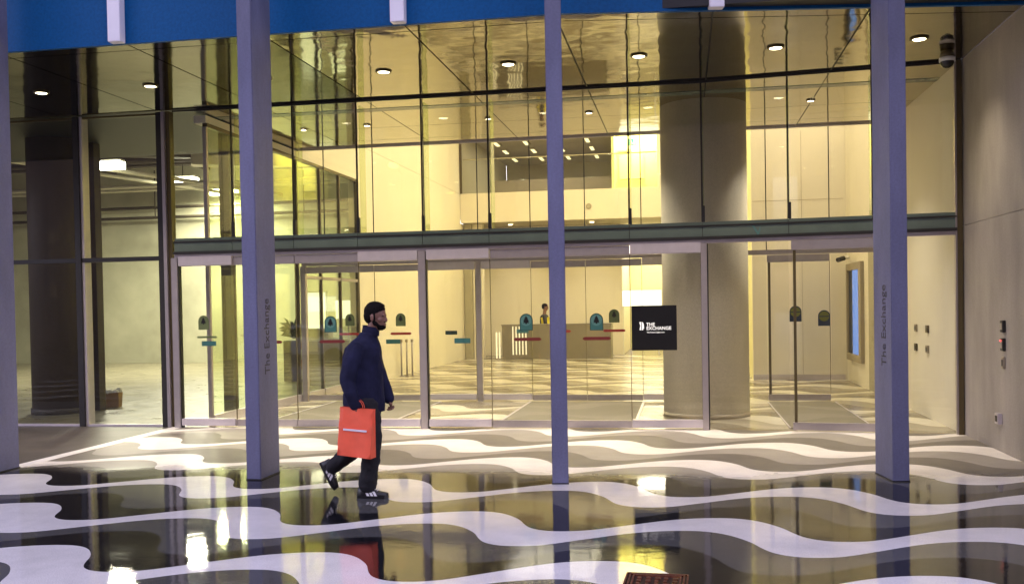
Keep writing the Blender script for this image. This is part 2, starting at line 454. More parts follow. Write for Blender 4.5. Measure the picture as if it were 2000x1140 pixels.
fas = thing('blue_fascia', 'deep blue panelled fascia above the entrance soffit', 'fascia', (0, 0, 0))
def fasseg(x0, x1, m, name, off, z0, z1, parent, th=.05):
    a = Vector((x0, fasY(x0) + off, 0)); b = Vector((x1, fasY(x1) + off, 0)); d = b - a
    ang = math.atan2(d.y, d.x); c = (a + b) / 2
    return MB().obox((c.x, c.y + th / 2, (z0 + z1) / 2), (d.length, th, z1 - z0), ang).build(name, m, parent)
fx_ = [-13.95, -12.4, -10.8, -9.25, -7.66, -6.11, -4.35, -2.89, -1.2, .37, 2.0, 3.9, 5.5]
for i in range(len(fx_) - 1):
    fasseg(fx_[i] + .004, fx_[i + 1] - .004, M['fascia'], 'blue_panel', 0, ZC - .01, 8.5, fas)
for x in (-9.2, -6.11, -2.89, .37, 3.9):
    ww = .075
    ang = math.atan(.165) if x > -1.2 else 0
    MB().obox((x, fasY(x) - .06, 6.6), (ww * 2, .11, 3.82), ang).bev(.006).build('fascia_fin', M['fin_white'], fas)

# ------------------------------------------------------------------ columns
def column(x, y, rz, label, txt=None, zt=9.0):
    t = thing('plaza_column', label, 'column', (x, y, 0), rz, 'slab columns along the front of the soffit')
    MB().box(-.078, .078, 0, .47, 0, zt).bev(.008).build('shaft', M['column'], t)
    B('base_joint', M['joint'], -.082, .082, -.004, .474, 0, .012, t)
    if txt == 'R':   # right-hand side face, letters read upwards
        m = Matrix.Translation((.0795, .22, 1.45)) @ Matrix.Rotation(pi / 2, 4, 'Z') @ Matrix.Rotation(pi / 2, 4, 'X') @ Matrix.Rotation(pi / 2, 4, 'Z')
        text('lettering', 'The Exchange', .17, m, M['letter'], t, .001, .82)
    if txt == 'L':
        m = Matrix.Translation((-.0795, .20, 1.47)) @ Matrix.Rotation(-pi / 2, 4, 'Z') @ Matrix.Rotation(pi / 2, 4, 'X') @ Matrix.Rotation(pi / 2, 4, 'Z')
        text('lettering', 'The Exchange', .17, m, M['letter'], t, .001, .82)
    return t
column(-7.445, -4.10, R(0), 'slab column cut by the left edge of the picture', None)
column(-4.315, -4.17, R(0), 'slab column with lettering on its right face, left of the walking man', 'R')
column(-1.185, -4.15, R(7), 'slab column without lettering in front of the centre doors', None)
column(2.0, -3.78, R(9), 'slab column with lettering on its left face, near the right concrete wall', 'L')

# ------------------------------------------------------------------ right concrete wall and its fittings
rw = thing('concrete_wall', 'warm grey concrete side wall at the right edge', 'wall', (3.47, 0, 0))
for i, (y0, y1) in enumerate(((-3.4, -.37), (-6.6, -3.404))):
    for z0, z1 in ((0, 2.62), (2.626, ZC - .004 if i == 0 else 8.0)):
        B('concrete_panel', M['concrete'], .0, .3, y0, y1, z0, z1, rw)
def wallbox(name, y, z, w, h, d, m, label, cat='device', x=3.47, extra=None, group=None):
    t = thing(name, label, cat, (x, y, z), 0, group)
    MB().box(-d, -.002, -w / 2, w / 2, -h / 2, h / 2).bev(.004).build('housing', m, t)
    MB().box(-d - .004, -d, -w / 2 * .6, w / 2 * .6, -h / 2 * .55, h / 2 * .55).build('face_plate', M['metal'] if m is M['black'] else M['black'], t)
    if extra: MB().sph((-d - .004, w * .2, h * .3), (.006, .012, .012), 8).build('indicator', extra, t)
    return t
wallbox('card_reader', -1.95, 1.40, .10, .13, .035, M['black'], 'uppermost black box in the row on the concrete wall', 'reader')
wallbox('intercom', -1.95, 1.20, .09, .14, .035, M['black'], 'black box with red light on the concrete wall', 'intercom', extra=M['redlamp'])
wallbox('key_switch', -1.95, 1.00, .06, .13, .03, M['frame'], 'narrow brown switch lowest of the three on the concrete wall', 'switch')
wallbox('outlet_box', -1.8, .37, .12, .12, .05, M['metal_l'], 'square outlet box low down on the concrete wall', 'outlet')
dm = thing('dome_camera', 'dark dome security camera under the soffit beside the right wall', 'camera', (3.18, -.85, ZC)); dm.scale = (.8, .8, .8)
MB().cyl((0, 0, 0), (0, 0, -.10), .09, 24, .11).build('mount', M['bronze'], dm, True)
MB().cyl((0, 0, -.10), (0, 0, -.16), .115, 24).build('housing', M['white'], dm, True)
MB().sph((0, 0, -.16), (.10, .10, .10), 20).build('dome', M['dome'], dm, True)

# ------------------------------------------------------------------ glass front
fac = thing('glass_facade', 'tall glass front of the lobby with green spandrel band over the doors', 'facade')
GX = [-7.42, -6.5, -5.55, -4.58, -3.62, -2.66, -1.69, -.71, .27, 1.38, 2.42, 3.40]
def seg(name, m, x0, x1, z0, z1, th, parent, off=0, g=0, fn=facY, bev=0):
    a = Vector((x0 + g, fn(x0 + g) + off, 0)); b = Vector((x1 - g, fn(x1 - g) + off, 0)); d = b - a; c = (a + b) / 2
    mb = MB().obox((c.x, c.y, (z0 + z1) / 2), (d.length, th, z1 - z0), math.atan2(d.y, d.x))
    if bev: mb.bev(bev)
    return mb.build(name, m, parent)
for i in range(len(GX) - 1):
    x0, x1 = GX[i], GX[i + 1]
    seg('glass_pane', M['glass'], x0, x1, 2.80, 4.666, .014, fac, g=.006)
    seg('glass_joint', M['joint'], x1 - .012, x1 + .012, 2.80, 4.666, .018, fac, -.002)
    seg('spandrel_panel', M['spandrel'], x0, x1, 2.605, 2.735, .03, fac, -.03, g=.004)
    seg('spandrel_lip', M['spandrel'], x0, x1, 2.758, 2.80, .10, fac, 0.02, g=.004)
    if 0 < i:
        y = facY(x0)
        MB().obox((x0 + .02, y + .19, 3.72), (.012, .24, 1.84)).build('glass_fin', M['fin'], fac)
        MB().obox((x0 + .012, y - .012, 2.91), (.045, .05, .22)).bev(.004).build('clamp', M['black'], fac)
for a, b in ((-7.42, .27), (.27, 3.40)):
    seg('spandrel_backing', M['joint'], a, b, 2.604, 2.80, .02, fac, .09)
    seg('head_channel', M['black'], a, b, 4.668, 4.697, .03, fac)
    seg('upper_channel', M['black'], a, b, 2.737, 2.756, .09, fac, -.02)
    seg('lower_channel', M['black'], a, b, 2.565, 2.603, .10, fac, -.03)
    seg('door_head', M['metal'], a, b, 2.515, 2.563, .10, fac, .0)
for x0, x1 in ((-7.47, -7.37), (-3.69, -3.585), (.245, .325)):
    seg('mullion', M['metal'], x0, x1, 0, 2.513, .13, fac, 0, bev=.004)
    seg('mullion_gap', M['joint'], x1 + .001, x1 + .013, 0, 2.51, .08, fac, 0)
seg('jamb', M['bronze'], 3.405, 3.465, 0, 4.69, .14, fac, -.01)
seg('jamb_trim', M['metal'], 3.385, 3.404, 0, 4.69, .10, fac, -.01)

def arch(mb, x, z, w, h, y, th=.003):
    n = 10; r = w / 2
    pts = [(x - r, y, z - h / 2), (x + r, y, z - h / 2)]
    for i in range(n + 1):
        a = pi * i / n; pts.append((x + r * cos(a), y, z + h / 2 - r + r * sin(a)))
    return mb.poly(pts, Vector((0, th, 0)))
def decal(x, z, y, parent, s=1.0, kind='teal'):
    base, mid, dk = {'teal': (M['teal_d'], M['teal'], M['teal_d']), 'green': (M['teal_d'], M['green_d'], M['teal_d']), 'grey': (M['green_d'], M['green_d'], M['green_d'])}[kind]
    w, h = .185 * s, .235 * s
    d = arch(MB(), x, z, w, h, y).build('arch_decal', base, parent)
    arch(MB(), x, z - .002, w * .9, h * .94, y - .002, .002).build('decal_ground', mid, d)
    MB().cyl((x, y - .004, z + .02 * s), (x, y - .0015, z + .02 * s), w * .40, 24).build('decal_disc', M['tealg'] if kind == 'teal' else mid, d)
    pts = [(0, .075), (.028, .035), (.017, .035), (.045, -.005), (.028, -.002), (.045, -.03), (.012, -.022), (.012, -.04), (-.012, -.04), (-.012, -.022), (-.045, -.03), (-.028, -.002), (-.045, -.005), (-.017, .035), (-.028, .035)]
    MB().poly([(x + a * s, y - .0045, z + .012 * s + b * s) for a, b in pts][::-1], Vector((0, -.001, 0))).build('decal_arrow', M['sign'], d)
def bar(x, z, y, parent, L=.40, h=.045, m=None):
    e = h * .6; a = L / 2
    pts = [(x - a, y, z), (x - a + e, y, z - h / 2), (x + a - e, y, z - h / 2), (x + a, y, z), (x + a - e, y, z + h / 2), (x - a + e, y, z + h / 2)]
    MB().poly(pts, Vector((0, .004, 0))).build('push_bar', m or M['maroon'], parent)
def plate(x, z, y, parent, w=.23, h=.072, m=None):
    B('plate_decal', m or M['teal'], x - w / 2, x + w / 2, y - .003, y, z - h / 2, z + h / 2, parent)

def leaf(x0, x1, label, door=True, Y=0.0, inner=False, edge=True):
    """glass door or sidelight with metal rail at foot and head; parts are laid out in its own coordinates"""
    cx = (x0 + x1) / 2; w = (x1 - x0) / 2 - .004
    t = thing('glass_door' if door else 'glass_sidelight', label, 'door' if door else 'sidelight', (cx, Y, 0), 0, 'glass doors and sidelights of the entrance')
    gm = M['glass_in'] if inner else M['glass']
    zt = 2.385
    B('pane', gm, -w + .003, w - .003, -.006, .006, .122, zt, t)
    if door:
        B('bottom_rail', M['metal'], -w, w, -.028, .028, .018, .12, t, .003)
        B('top_rail', M['metal'], -w, w, -.028, .028, zt + .002, 2.51, t, .003)
    else:
        B('bottom_rail', M['metal_l'], -w, w, -.07, .05, .03, .135, t, .006)
        B('top_rail', M['metal_l'], -w, w, -.075, .05, zt + .004, 2.53, t, .006)
    if edge:
        B('edge_seal', M['bronze'], w - .002, w + .006, -.01, .01, .122, zt, t)
    return t
Y0 = 0
f = leaf(-7.355, -6.5, 'leftmost glass sidelight, beside the dark side room', False)
plate(.01, 1.24, -.009, f); decal(-.07, 1.55, -.009, f, .9, 'grey'); bar(-.02, 1.335, -.009, f, .33, .03, M['green_d'])
f = leaf(-6.5, -5.55, 'glass entrance door half hidden by the lettered left column'); decal(.03, 1.5, -.009, f); bar(.06, 1.25, -.009, f)
f = leaf(-5.55, -4.58, 'glass entrance door directly behind the walking man'); decal(.04, 1.5, -.009, f); bar(.06, 1.25, -.009, f)
f = leaf(-4.58, -3.69, 'glass sidelight between the walking man and the mullion', False)
f = leaf(-3.57, -2.66, 'glass sidelight just right of the mullion, with small teal plate', False); plate(.04, 1.24, -.009, f)
f = leaf(-2.66, -1.69, 'glass entrance door left of the middle column, arch sticker over the striped desk'); decal(.015, 1.49, -.009, f); bar(.03, 1.25, -.009, f)
f = leaf(-1.69, -.71, 'glass entrance door right of the middle column, next to the black sign'); decal(.02, 1.48, -.009, f); bar(.02, 1.25, -.009, f)
f = leaf(-.71, .245, 'glass sidelight that carries the black sign', False)
# fixed panes and the single door at the right
seg('glass_pane', M['glass'], .34, 1.38, .02, 2.51, .014, fac, g=.006)
seg('glass_pane', M['glass'], 2.42, 3.385, .02, 2.51, .014, fac, g=.006)
t = leaf(-.5, .5, 'single glass door with dark bronze edge beside the right column', True, edge=False)
t.location = (1.92, facY(1.92) - .02, 0); t.rotation_euler = (0, 0, math.atan(-.104)); t.scale = (1.04, 1, 1)
B('bronze_stile', M['bronze'], -.475, -.44, -.02, .02, .122, 2.385, t)
# inner screen of the vestibule
YI = 3.85
inn = thing('vestibule_screen', 'inner glass screen of the vestibule behind the entrance doors', 'glass wall', (0, YI, 0))
IX = [-7.0, -6.55, -5.6, -4.63, -3.64, -2.68, -1.70, -.71, .27, 1.42, 2.46, 3.40]
for i in range(len(IX) - 1):
    B('glass_pane', M['glass_in'], IX[i] + .006, IX[i + 1] - .006, -.006, .006, 2.60, 4.666, inn)
    B('glass_joint', M['joint'], IX[i + 1] - .008, IX[i + 1] + .008, -.008, .008, 2.60, 4.666, inn)
B('transom', M['metal'], -7.0, 3.42, -.04, .04, 2.52, 2.6, inn)
B('head_channel', M['metal_l'], -7.0, 3.42, -.02, .02, 4.668, 4.697, inn)
for x in (-3.64, .33, -6.98): B('mullion', M['metal'], x - .05, x + .05, -.05, .05, 0, 2.518, inn)
B('glass_pane', M['glass_in'], .39, 1.41, -.006, .006, .02, 2.5, inn)
B('glass_pane', M['glass_in'], 2.48, 3.40, -.006, .006, .02, 2.5, inn)
def ileaf(*a, **k): return leaf(*a, Y=YI, inner=True, **k)
f = ileaf(-6.92, -5.6, 'inner vestibule door farthest left, seen past the man'); decal(.17, 1.51, -.009, f, .95, 'green'); bar(.15, 1.25, -.009, f, .4, .045, M['redbar'])
f = ileaf(-5.6, -4.63, 'inner vestibule door right beside the head of the man'); decal(0, 1.5, -.009, f, 1, 'green'); bar(0, 1.245, -.009, f, .41, .045, M['redbar']); plate(-.15, 1.1, -.009, f, .27, .08, M['teal'])
f = ileaf(-4.63, -3.70, 'inner sidelight behind the small upper teal plate', False); plate(-.0, 1.25, -.009, f, .22, .07, M['teal_d'])
f = ileaf(-3.58, -2.68, 'inner sidelight in front of the left end of the desk', False); plate(.28, 1.26, -.009, f, .22, .07, M['tealg'])
f = ileaf(-2.68, -1.70, 'inner vestibule door crossing the middle column'); bar(.02, 1.25, -.009, f, .4, .045, M['redbar'])
f = ileaf(-1.70, -.71, 'inner vestibule door in front of the bright light box'); decal(0, 1.51, -.009, f, 1, 'green'); bar(0, 1.25, -.009, f, .4, .045, M['redbar'])
f = ileaf(-.71, .27, 'inner sidelight beside the round column', False)
f = leaf(1.42, 2.46, 'inner glass door leading to the blue wall screen', True, YI, True)
def ydecal(x, z, par):
    d = arch(MB(), x, z, .2, .27, -.012).build('arch_decal', M['navydec'], par)
    MB().cyl((x, -.016, z + .03), (x, -.013, z + .03), .085, 24).build('decal_disc', M['yg'], d)
    B('decal_line', M['navydec'], x - .085, x + .085, -.0185, -.0165, z + .02, z + .035, d)
ydecal(-.05, 1.5, f); ydecal(.42, 1.42, f)
B('bronze_stile', M['bronze'], -.5, -.46, -.02, .02, .122, 2.385, f)

# black sign hung inside the glass
sg = thing('lobby_sign', 'square black sign with white logo and lettering hung behind the glass', 'sign', (-.395, -.012, 1.385))
B('panel', M['sign'], -.305, .305, -.006, .004, -.305, .305, sg, .003)
text('lettering', 'THE', .063, FRONT(-.105, -.0075, .046), M['signw'], sg, .0008, align='LEFT', bold=.0015)
text('lettering', 'EXCHANGE', .063, FRONT(-.105, -.0075, -.006), M['signw'], sg, .0008, align='LEFT', bold=.0015)
text('lettering', 'The Future Lights now', .026, FRONT(-.10, -.0075, -.060), M['signw'], sg, .0008, align='LEFT', bold=.0006)
for pts in ([(-.200, .08), (-.176, .085), (-.172, .04), (-.176, -.03), (-.198, -.025), (-.186, .03)], [(-.168, .085), (-.148, .075), (-.138, .045), (-.136, .0), (-.15, -.028), (-.168, -.03), (-.163, .03)]):
    MB().poly([(a, -.0075, b) for a, b in pts], Vector((0, .001, 0))).build('logo', M['signw'], sg)
vm = thing('chevron_sticker', 'small pale chevron sticker on the spandrel band above the sign', 'sticker', (.99, facY(.99) - .048, 2.67))
MB().poly([(-.08, 0, .055), (-.05, 0, .055), (0, 0, -.03), (.03, 0, .055), (.05, 0, .055), (.01, 0, -.065), (-.01, 0, -.065)], Vector((0, .001, 0))).build('mark', M['tealg'], vm)

# ------------------------------------------------------------------ left side room and its front
lf = thing('side_room_front', 'dark framed glass front of the side room left of the entrance', 'facade')
LX = [-12.4, -10.6, -9.0, -7.60]
for i in range(3):
    B('glass_pane', M['glass'], LX[i] + .02, LX[i + 1] - .02, .09, .105, 2.555, 4.658, lf)
    B('glass_pane', M['glass'], LX[i] + .02, LX[i + 1] - .02, .09, .105, .03, 2.49, lf)
for x in LX[:-1]:
    B('mullion', M['black'], x - .085, x + .01, .02, .16, 0, 4.69, lf, .003)
    B('mullion_face', M['metal_l'], x + .012, x + .05, .05, .22, 0, 4.69, lf)
B('corner_mullion', M['black'], -7.70, -7.60, .0, .16, 0, 4.69, lf, .003)
B('corner_post', M['metal'], -7.595, -7.54, -.04, .14, 0, 4.69, lf, .003)
B('corner_reveal', M['bronze'], -7.537, -7.475, -.0, .12, 0, 4.69, lf)
B('transom', M['black'], -12.4, -7.71, .04, .15, 2.49, 2.553, lf)
B('head_rail', M['bronze'], -12.4, -7.71, .08, .12, 4.66, 4.69, lf)
B('sill', M['metal_l'], -12.4, -7.71, .05, .14, 0, .03, lf)

sr = thing('side_room', 'unfinished room with bare ceiling and greenish walls behind the left glass', 'room')
B('back_wall', M['greenwall'], -30, -7.2, 17.0, 17.2, 0, 7.0, sr)
B('left_wall', M['greenwall'], -30.2, -30, .2, 17.2, 0, 7.0, sr)
B('ceiling', M['ceil_raw'], -30, -7.25, .35, 17.2, 6.7, 6.9, sr)
B('front_bulkhead', M['ceil_raw'], -30, -7.25, .2, .34, 4.95, 6.9, sr)
for y in (3.2, 6.0, 8.6, 11.3, 14.2): B('ceiling_beam', M['beam'], -30, -7.3, y, y + .30, 6.2, 6.7, sr)
for x in (-19, -15.6, -12.2, -9): B('ceiling_joist', M['beam'], x, x + .14, .4, 16.9, 6.42, 6.68, sr)
for y, z, r, m in ((16.4, 5.15, .05, 'beam'), (16.4, 4.82, .05, 'beam'), (12.7, 5.35, .06, 'pipe'), (12.2, 6.0, .09, 'beam'), (9.8, 5.9, .05, 'beam'), (15.4, 5.62, .07, 'pipe'), (7.2, 6.2, .07, 'pipe')):
    MB().cyl((-30, y, z), (-7.4, y, z + .05), r, 10).build('pipe', M[m], sr)
for (ax, ay, bx_, by, w_, z0, z1) in ((-24, 2.0, -7.4, 10.5, .45, 5.9, 6.5), (-24, 6.5, -7.4, 15.2, .35, 6.0, 6.5), (-19, .6, -7.4, 5.6, .35, 5.9, 6.5)):
    L_ = math.hypot(bx_ - ax, by - ay)
    MB().obox(((ax + bx_) / 2, (ay + by) / 2, (z0 + z1) / 2), (L_, w_, z1 - z0), math.atan2(by - ay, bx_ - ax)).build('diagonal_beam', M['beam'], sr)
for x, y, l_ in ((-13.5, 4.6, 5.0), (-11.0, 11.5, 4.0)):
    MB().obox((x, y, 5.75), (l_, .55, .35), R(27)).bev(.03).build('air_duct', M['pipe'], sr)
MB().cyl((-15.5, 9, 5.55), (-12.4, 15.6, 5.35), .06, 10).build('pipe', M['pipe'], sr)
MB().cyl((-13.6, 5, 6.1), (-8.6, 14.6, 5.9), .09, 10).build('pipe', M['pipe'], sr)
MB().cyl((-17.5, 8, 5.7), (-14, 16.4, 5.45), .05, 10).build('pipe', M['pipe'], sr)
for x in (-20, -17.2, -14.9, -12, -9.6): MB().cyl((x, 16.4, 4.82), (x, 16.4, 6.4), .02, 6).build('pipe_hanger', M['beam'], sr)
wl = thing('work_light', 'bright work light nearest the glass in the side room', 'light', (-14.6, 9.6, 5.62), 0, 'bright work lights in the side room')
MB().box(-.45, .45, -.12, .12, -.02, .04).bev(.01).build('lamp_housing', M['white'], wl)
MB().box(-.44, .44, -.14, .14, -.20, -.022).build('lamp_tube', M['tube'], wl)  # glowing block enlarged so its shape takes in the lamp's glare
MB().cyl((0, 0, .04), (0, 0, 1.0), .012, 6).build('lamp_cord', M['beam'], wl)
w2 = dup(wl, (-14.45, 13.2, 5.66), label='bright work light in the middle of the side room')
w3 = dup(wl, (-14.6, 16.1, 5.66), label='bright work light farthest back in the side room')
for w_ in (wl, w2, w3): lamp('AREA', 'work_light_lamp', (0, 0, -.24), 185, (1, .95, .72), (.8, .3), parent=w_)
rc = thing('round_column', 'thick dark round column behind the far left glass', 'column', (-10.72, 1.95, 0))
MB().cyl((0, 0, 0), (0, 0, 6.7), .47, 48).build('shaft', M['browncol'], rc, True)
MB().cyl((0, 0, 0), (0, 0, .1), .49, 48).build('base', M['beam'], rc, True)
bc = thing('square_column', 'slim brown column standing inside the left glass', 'column', (-10.34, 2.35, 0))
B('shaft', M['browncol'], -.15, .15, -.1, .1, 0, 6.6, bc, .005)
bc = thing('green_post', 'dark post in the side room seen through the leftmost sidelight', 'column', (-7.62, 2.1, 0))
B('shaft', M['browncol'], -.09, .09, -.1, .1, 0, 5, bc, .005)
pb = thing('paper_bag', 'small brown paper bag with crumpled white paper on the side room floor', 'bag', (-10.30, 2.85, 0), R(12))
mbx = MB()
for z0, z1, s0, s1 in ((0, .2, .12, .13),): 
    mbx.poly([(-.12, -.08, 0), (.12, -.08, 0), (.12, .08, 0), (-.12, .08, 0)])
    bot = [(-.12, -.08, 0), (.12, -.08, 0), (.12, .08, 0), (-.12, .08, 0)]; top = [(-.14, -.09, .25), (.13, -.1, .27), (.14, .09, .26), (-.13, .1, .24)]
    for i in range(4):
        j = (i + 1) % 4; mbx.poly([bot[i], bot[j], top[j], top[i]])
mbx.build('bag_body', M['paper'], pb)
mbx = MB()
for i in range(7): mbx.sph((random.uniform(-.1, .1), random.uniform(-.06, .06), .27 + random.uniform(-.02, .04)), (.06, .05, .05), 8)
mbx.build('crumpled_paper', M['white'], pb)

# glazed partition between lobby and side room
pt = thing('glass_partition', 'greenish glass partition along the left side of the lobby', 'glass wall', (-7.09, 0, 0))
py = [.35, 1.75, 3.82, 5.0, 6.1, 7.2]
for i in range(5):
    B('glass_pane', M['glass_g'], -.008, .008, py[i] + .03, py[i + 1] - .03, .14, 4.50, pt)
    B('bottom_rail', M['metal_l'], -.05, .05, py[i] + .03, py[i + 1] - .03, 0, .135, pt)
for y in py: B('post', M['bronze'] if y > 2 else M['metal'], -.03, .03, y - .028, y + .028, 0, 4.5, pt)
B('head_rail', M['bronze'], -.04, .04, .35, 7.2, 4.505, 4.56, pt)
B('door_head', M['metal'], -.03, .03, 3.86, 7.15, 2.3, 2.36, pt)

# things in the room behind the partition
lbx = thing('standing_light_screen', 'tall glowing white panel standing in the side room behind the glass', 'light panel', (-8.75, 9.0, 0), R(6))
B('panel_frame', M['white'], -.25, .25, .0, .06, .55, 2.15, lbx, .01); B('panel_face', M['glow_w'], -.22, .22, -.008, -.002, .9, 2.12, lbx)
B('stand', M['metal'], -.03, .03, .0, .04, 0, .55, lbx); B('foot', M['metal'], -.2, .2, -.12, .16, 0, .02, lbx)
ls = thing('drum_lamp', 'glowing cream drum lamp on a side table behind the partition', 'lamp', (-8.02, 9.2, 0))
MB().cyl((0, 0, 1.48), (0, 0, 1.92), .30, 32).build('lamp_shade', M['glow_w'], ls, True)
MB().cyl((0, 0, .72), (0, 0, 1.48), .02, 12).build('stem', M['metal'], ls); MB().cyl((0, 0, .70), (0, 0, .73), .32, 24).build('table_top', M['white'], ls)
MB().cyl((0, 0, 0), (0, 0, .70), .04, 12).build('table_leg', M['metal'], ls); MB().cyl((0, 0, 0), (0, 0, .02), .2, 24).build('table_foot', M['metal'], ls)
rb = thing('reception_counter', 'cream boxy counter behind the partition and the shoulder of the man', 'counter', (-7.9, 7.6, 0))
B('counter_body', M['frame'], -.55, .35, -.25, .25, 0, 1.0, rb, .01); B('counter_top', M['white'], -.6, .4, -.3, .3, 1.0, 1.05, rb, .008); B('counter_step', M['cream'], -.5, .0, -.1, .22, 1.05, 1.28, rb, .01)
pp = thing('potted_plant', 'leafy plant in a tall dark planter behind the leftmost doors', 'plant', (-9.3, 8.8, 0))
MB().box(-.17, .17, -.17, .17, 0, .98).bev(.01).build('planter', M['black'], pp)
mbx = MB()
for i in range(46):
    a = random.uniform(0, 2 * pi); e = random.uniform(.35, 1.4); L_ = random.uniform(.28, .55)
    d = Vector((cos(a) * cos(e), sin(a) * cos(e), sin(e))); sd = Vector((-sin(a), cos(a), 0)) * .035
    p0 = Vector((0, 0, 1.0 + random.uniform(0, .25))); pm = p0 + d * L_ * .55; p1 = p0 + d * L_ + Vector((0, 0, -.14))
    vs = [mbx.bm.verts.new(v) for v in (p0, pm - sd, p1, pm + sd)]
    mbx.bm.faces.new(vs[:3]); mbx.bm.faces.new((vs[0], vs[2], vs[3]))
mbx.build('foliage', M['leaf'], pp)
ob = thing('barrier_post', 'orange and white barrier post beside the dark planter', 'post', (-8.98, 8.7, 0))
for i in range(4): MB().cyl((0, 0, .05 + i * .24), (0, 0, .29 + i * .24), .06, 16).build('post_section', M['orange'] if i % 2 else M['white'], ob, True)
MB().cyl((0, 0, 0), (0, 0, .05), .18, 20).build('foot', M['black'], ob)

# ------------------------------------------------------------------ lobby shell
ls_ = thing('lobby_shell', 'cream walls of the double height lobby', 'room')
B('left_wall', M['cream'], -7.27, -7.07, 7.23, 17.4, 0, 9.0, ls_)
B('left_upper_wall', M['cream'], -7.27, -7.07, 3.96, 7.23, 4.565, 9.0, ls_)
B('left_low_beam', M['cream'], -7.27, -7.075, .35, 3.955, 4.565, 4.68, ls_)
for z in (3.25, 5.35, 7.2): B('wall_joint', M['frame'], -7.071, -7.067, 7.25, 17.38, z, z + .008, ls_)
B('lower_left_wall', M['cream2'], -7.26, -7.07, 17.405, 26, 0, 4.41, ls_)
B('atrium_front_wall', M['cream'], -7.27, 3.6, 3.97, 4.2, 4.76, 9.0, ls_)
B('atrium_ceiling', M['cream'], -7.3, 3.6, 3.96, 17.7, 9.0, 9.2, ls_)
B('bulkhead', M['cream2'], -7.06, 1.5, 17.4, 17.6, 4.42, 5.36, ls_)
B('upper_back_wall', M['cream2'], -7.06, 1.5, 17.4, 17.6, 7.35, 9.0, ls_)
B('upper_right_wall', M['cream2'], -.74, 1.5, 17.4, 17.6, 5.36, 7.35, ls_)
B('bulkhead_ceiling', M['tan'], -7.06, 1.5, 17.61, 25.9, 4.42, 4.6, ls_)
B('lower_back_wall', M['cream2'], -7.06, -2.12, 19.6, 19.8, 0, 4.41, ls_)
B('lower_side_wall', M['cream2'], -2.12, -2.02, 19.6, 24.4, 0, 4.41, ls_)
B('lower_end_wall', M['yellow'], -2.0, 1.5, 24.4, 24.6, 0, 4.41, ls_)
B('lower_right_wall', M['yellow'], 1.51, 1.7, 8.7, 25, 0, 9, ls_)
B('pilaster', M['tan'], -7.05, -6.78, 17.7, 18.1, 0, 4.41, ls_)
B('pilaster_face', M['cream2'], -6.77, -6.45, 17.8, 18.1, 0, 4.41, ls_)
B('screen_wall', M['cream'], 1.5, 3.66, 8.52, 8.69, 0, 9.0, ls_)
B('screen_wall_skirting', M['metal_l'], 1.5, 3.43, 8.50, 8.518, 0, .12, ls_)
B('wall_joint', M['frame'], 2.55, 2.556, 8.515, 8.519, .12, 5.4, ls_)
B('wall_joint', M['frame'], 1.52, 3.42, 8.515, 8.519, 3.9, 3.908, ls_)
B('right_wall', M['cream'], 3.47, 3.65, -.33, 8.515, 0, 9.0, ls_)
B('right_recess', M['tan'], 3.46, 3.469, 4.7, 5.95, 0, 3.2, ls_)
# second floor office behind the opening
B('office_back_wall', M['tan'], -7.06, -2.1, 26, 26.2, 5.36, 7.6, ls_)
B('office_left_wall', M['tan'], -7.26, -7.07, 17.7, 26, 4.6, 7.6, ls_)
B('office_ceiling', M['tan'], -7.06, -2.1, 17.7, 26, 7.45, 7.6, ls_)
B('office_partition', M['frame'], -6.9, -2.15, 22.5, 22.6, 5.36, 6.4, ls_)
B('office_right_wall', M['tan'], -2.2, -2.1, 18.81, 26, 4.61, 7.6, ls_)
B('opening_frame', M['bronze'], -7.06, -6.98, 17.36, 17.39, 5.36, 7.35, ls_)
B('balustrade_glass', M['glass_in'], -6.97, -.76, 17.48, 17.50, 5.37, 6.44, ls_)
B('handrail', M['tan'], -6.97, -.76, 17.46, 17.52, 6.445, 6.475, ls_)
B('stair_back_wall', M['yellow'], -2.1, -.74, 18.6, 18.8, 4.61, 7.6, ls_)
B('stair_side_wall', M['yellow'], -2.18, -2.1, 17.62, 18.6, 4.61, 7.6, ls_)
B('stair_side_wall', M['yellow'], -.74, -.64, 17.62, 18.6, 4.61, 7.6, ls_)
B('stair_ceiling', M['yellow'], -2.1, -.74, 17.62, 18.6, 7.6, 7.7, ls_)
lamp('AREA', 'stair_fill', (-1.42, 17.95, 7.55), 60, (1, .88, .42), (1, .5))  # added area light without a fixture, brightens the upper landing
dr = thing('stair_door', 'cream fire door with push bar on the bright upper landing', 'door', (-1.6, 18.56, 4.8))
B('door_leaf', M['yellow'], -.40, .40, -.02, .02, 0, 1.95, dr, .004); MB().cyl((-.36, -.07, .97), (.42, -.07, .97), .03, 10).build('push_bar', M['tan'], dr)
B('door_closer', M['tan'], -.38, .0, -.07, -.022, 1.86, 1.92, dr)
ex = thing('exit_sign', 'small green exit sign above the upper landing door', 'sign', (-1.52, 17.9, 6.86))
B('sign_face', M['exit'], -.12, .12, -.02, .02, -.11, .11, ex, .004)
MB().sph((-.05, -.026, .045), (.018, .004, .018), 8).build('running_figure', M['signw'], ex)
MB().poly([(-.08, -.024, .02), (-.03, -.024, .025), (-.01, -.024, -.02), (.01, -.024, -.07), (-.015, -.024, -.07), (-.04, -.024, -.03), (-.08, -.024, -.07), (-.095, -.024, -.06), (-.06, -.024, -.02)], Vector((0, .001, 0))).build('running_figure', M['signw'], ex)
B('exit_doorway', M['signw'], .03, .09, -.023, -.021, -.08, .08, ex)
sp = thing('round_grille', 'small round grey grille on the pale bulkhead over the desk', 'grille', (-2.9, 17.4, 4.82))
MB().cyl((0, -.03, 0), (0, 0, 0), .09, 20).build('grille_ring', M['frame'], sp); MB().cyl((0, -.035, 0), (0, -.031, 0), .06, 20).build('grille_face', M['tan'], sp)
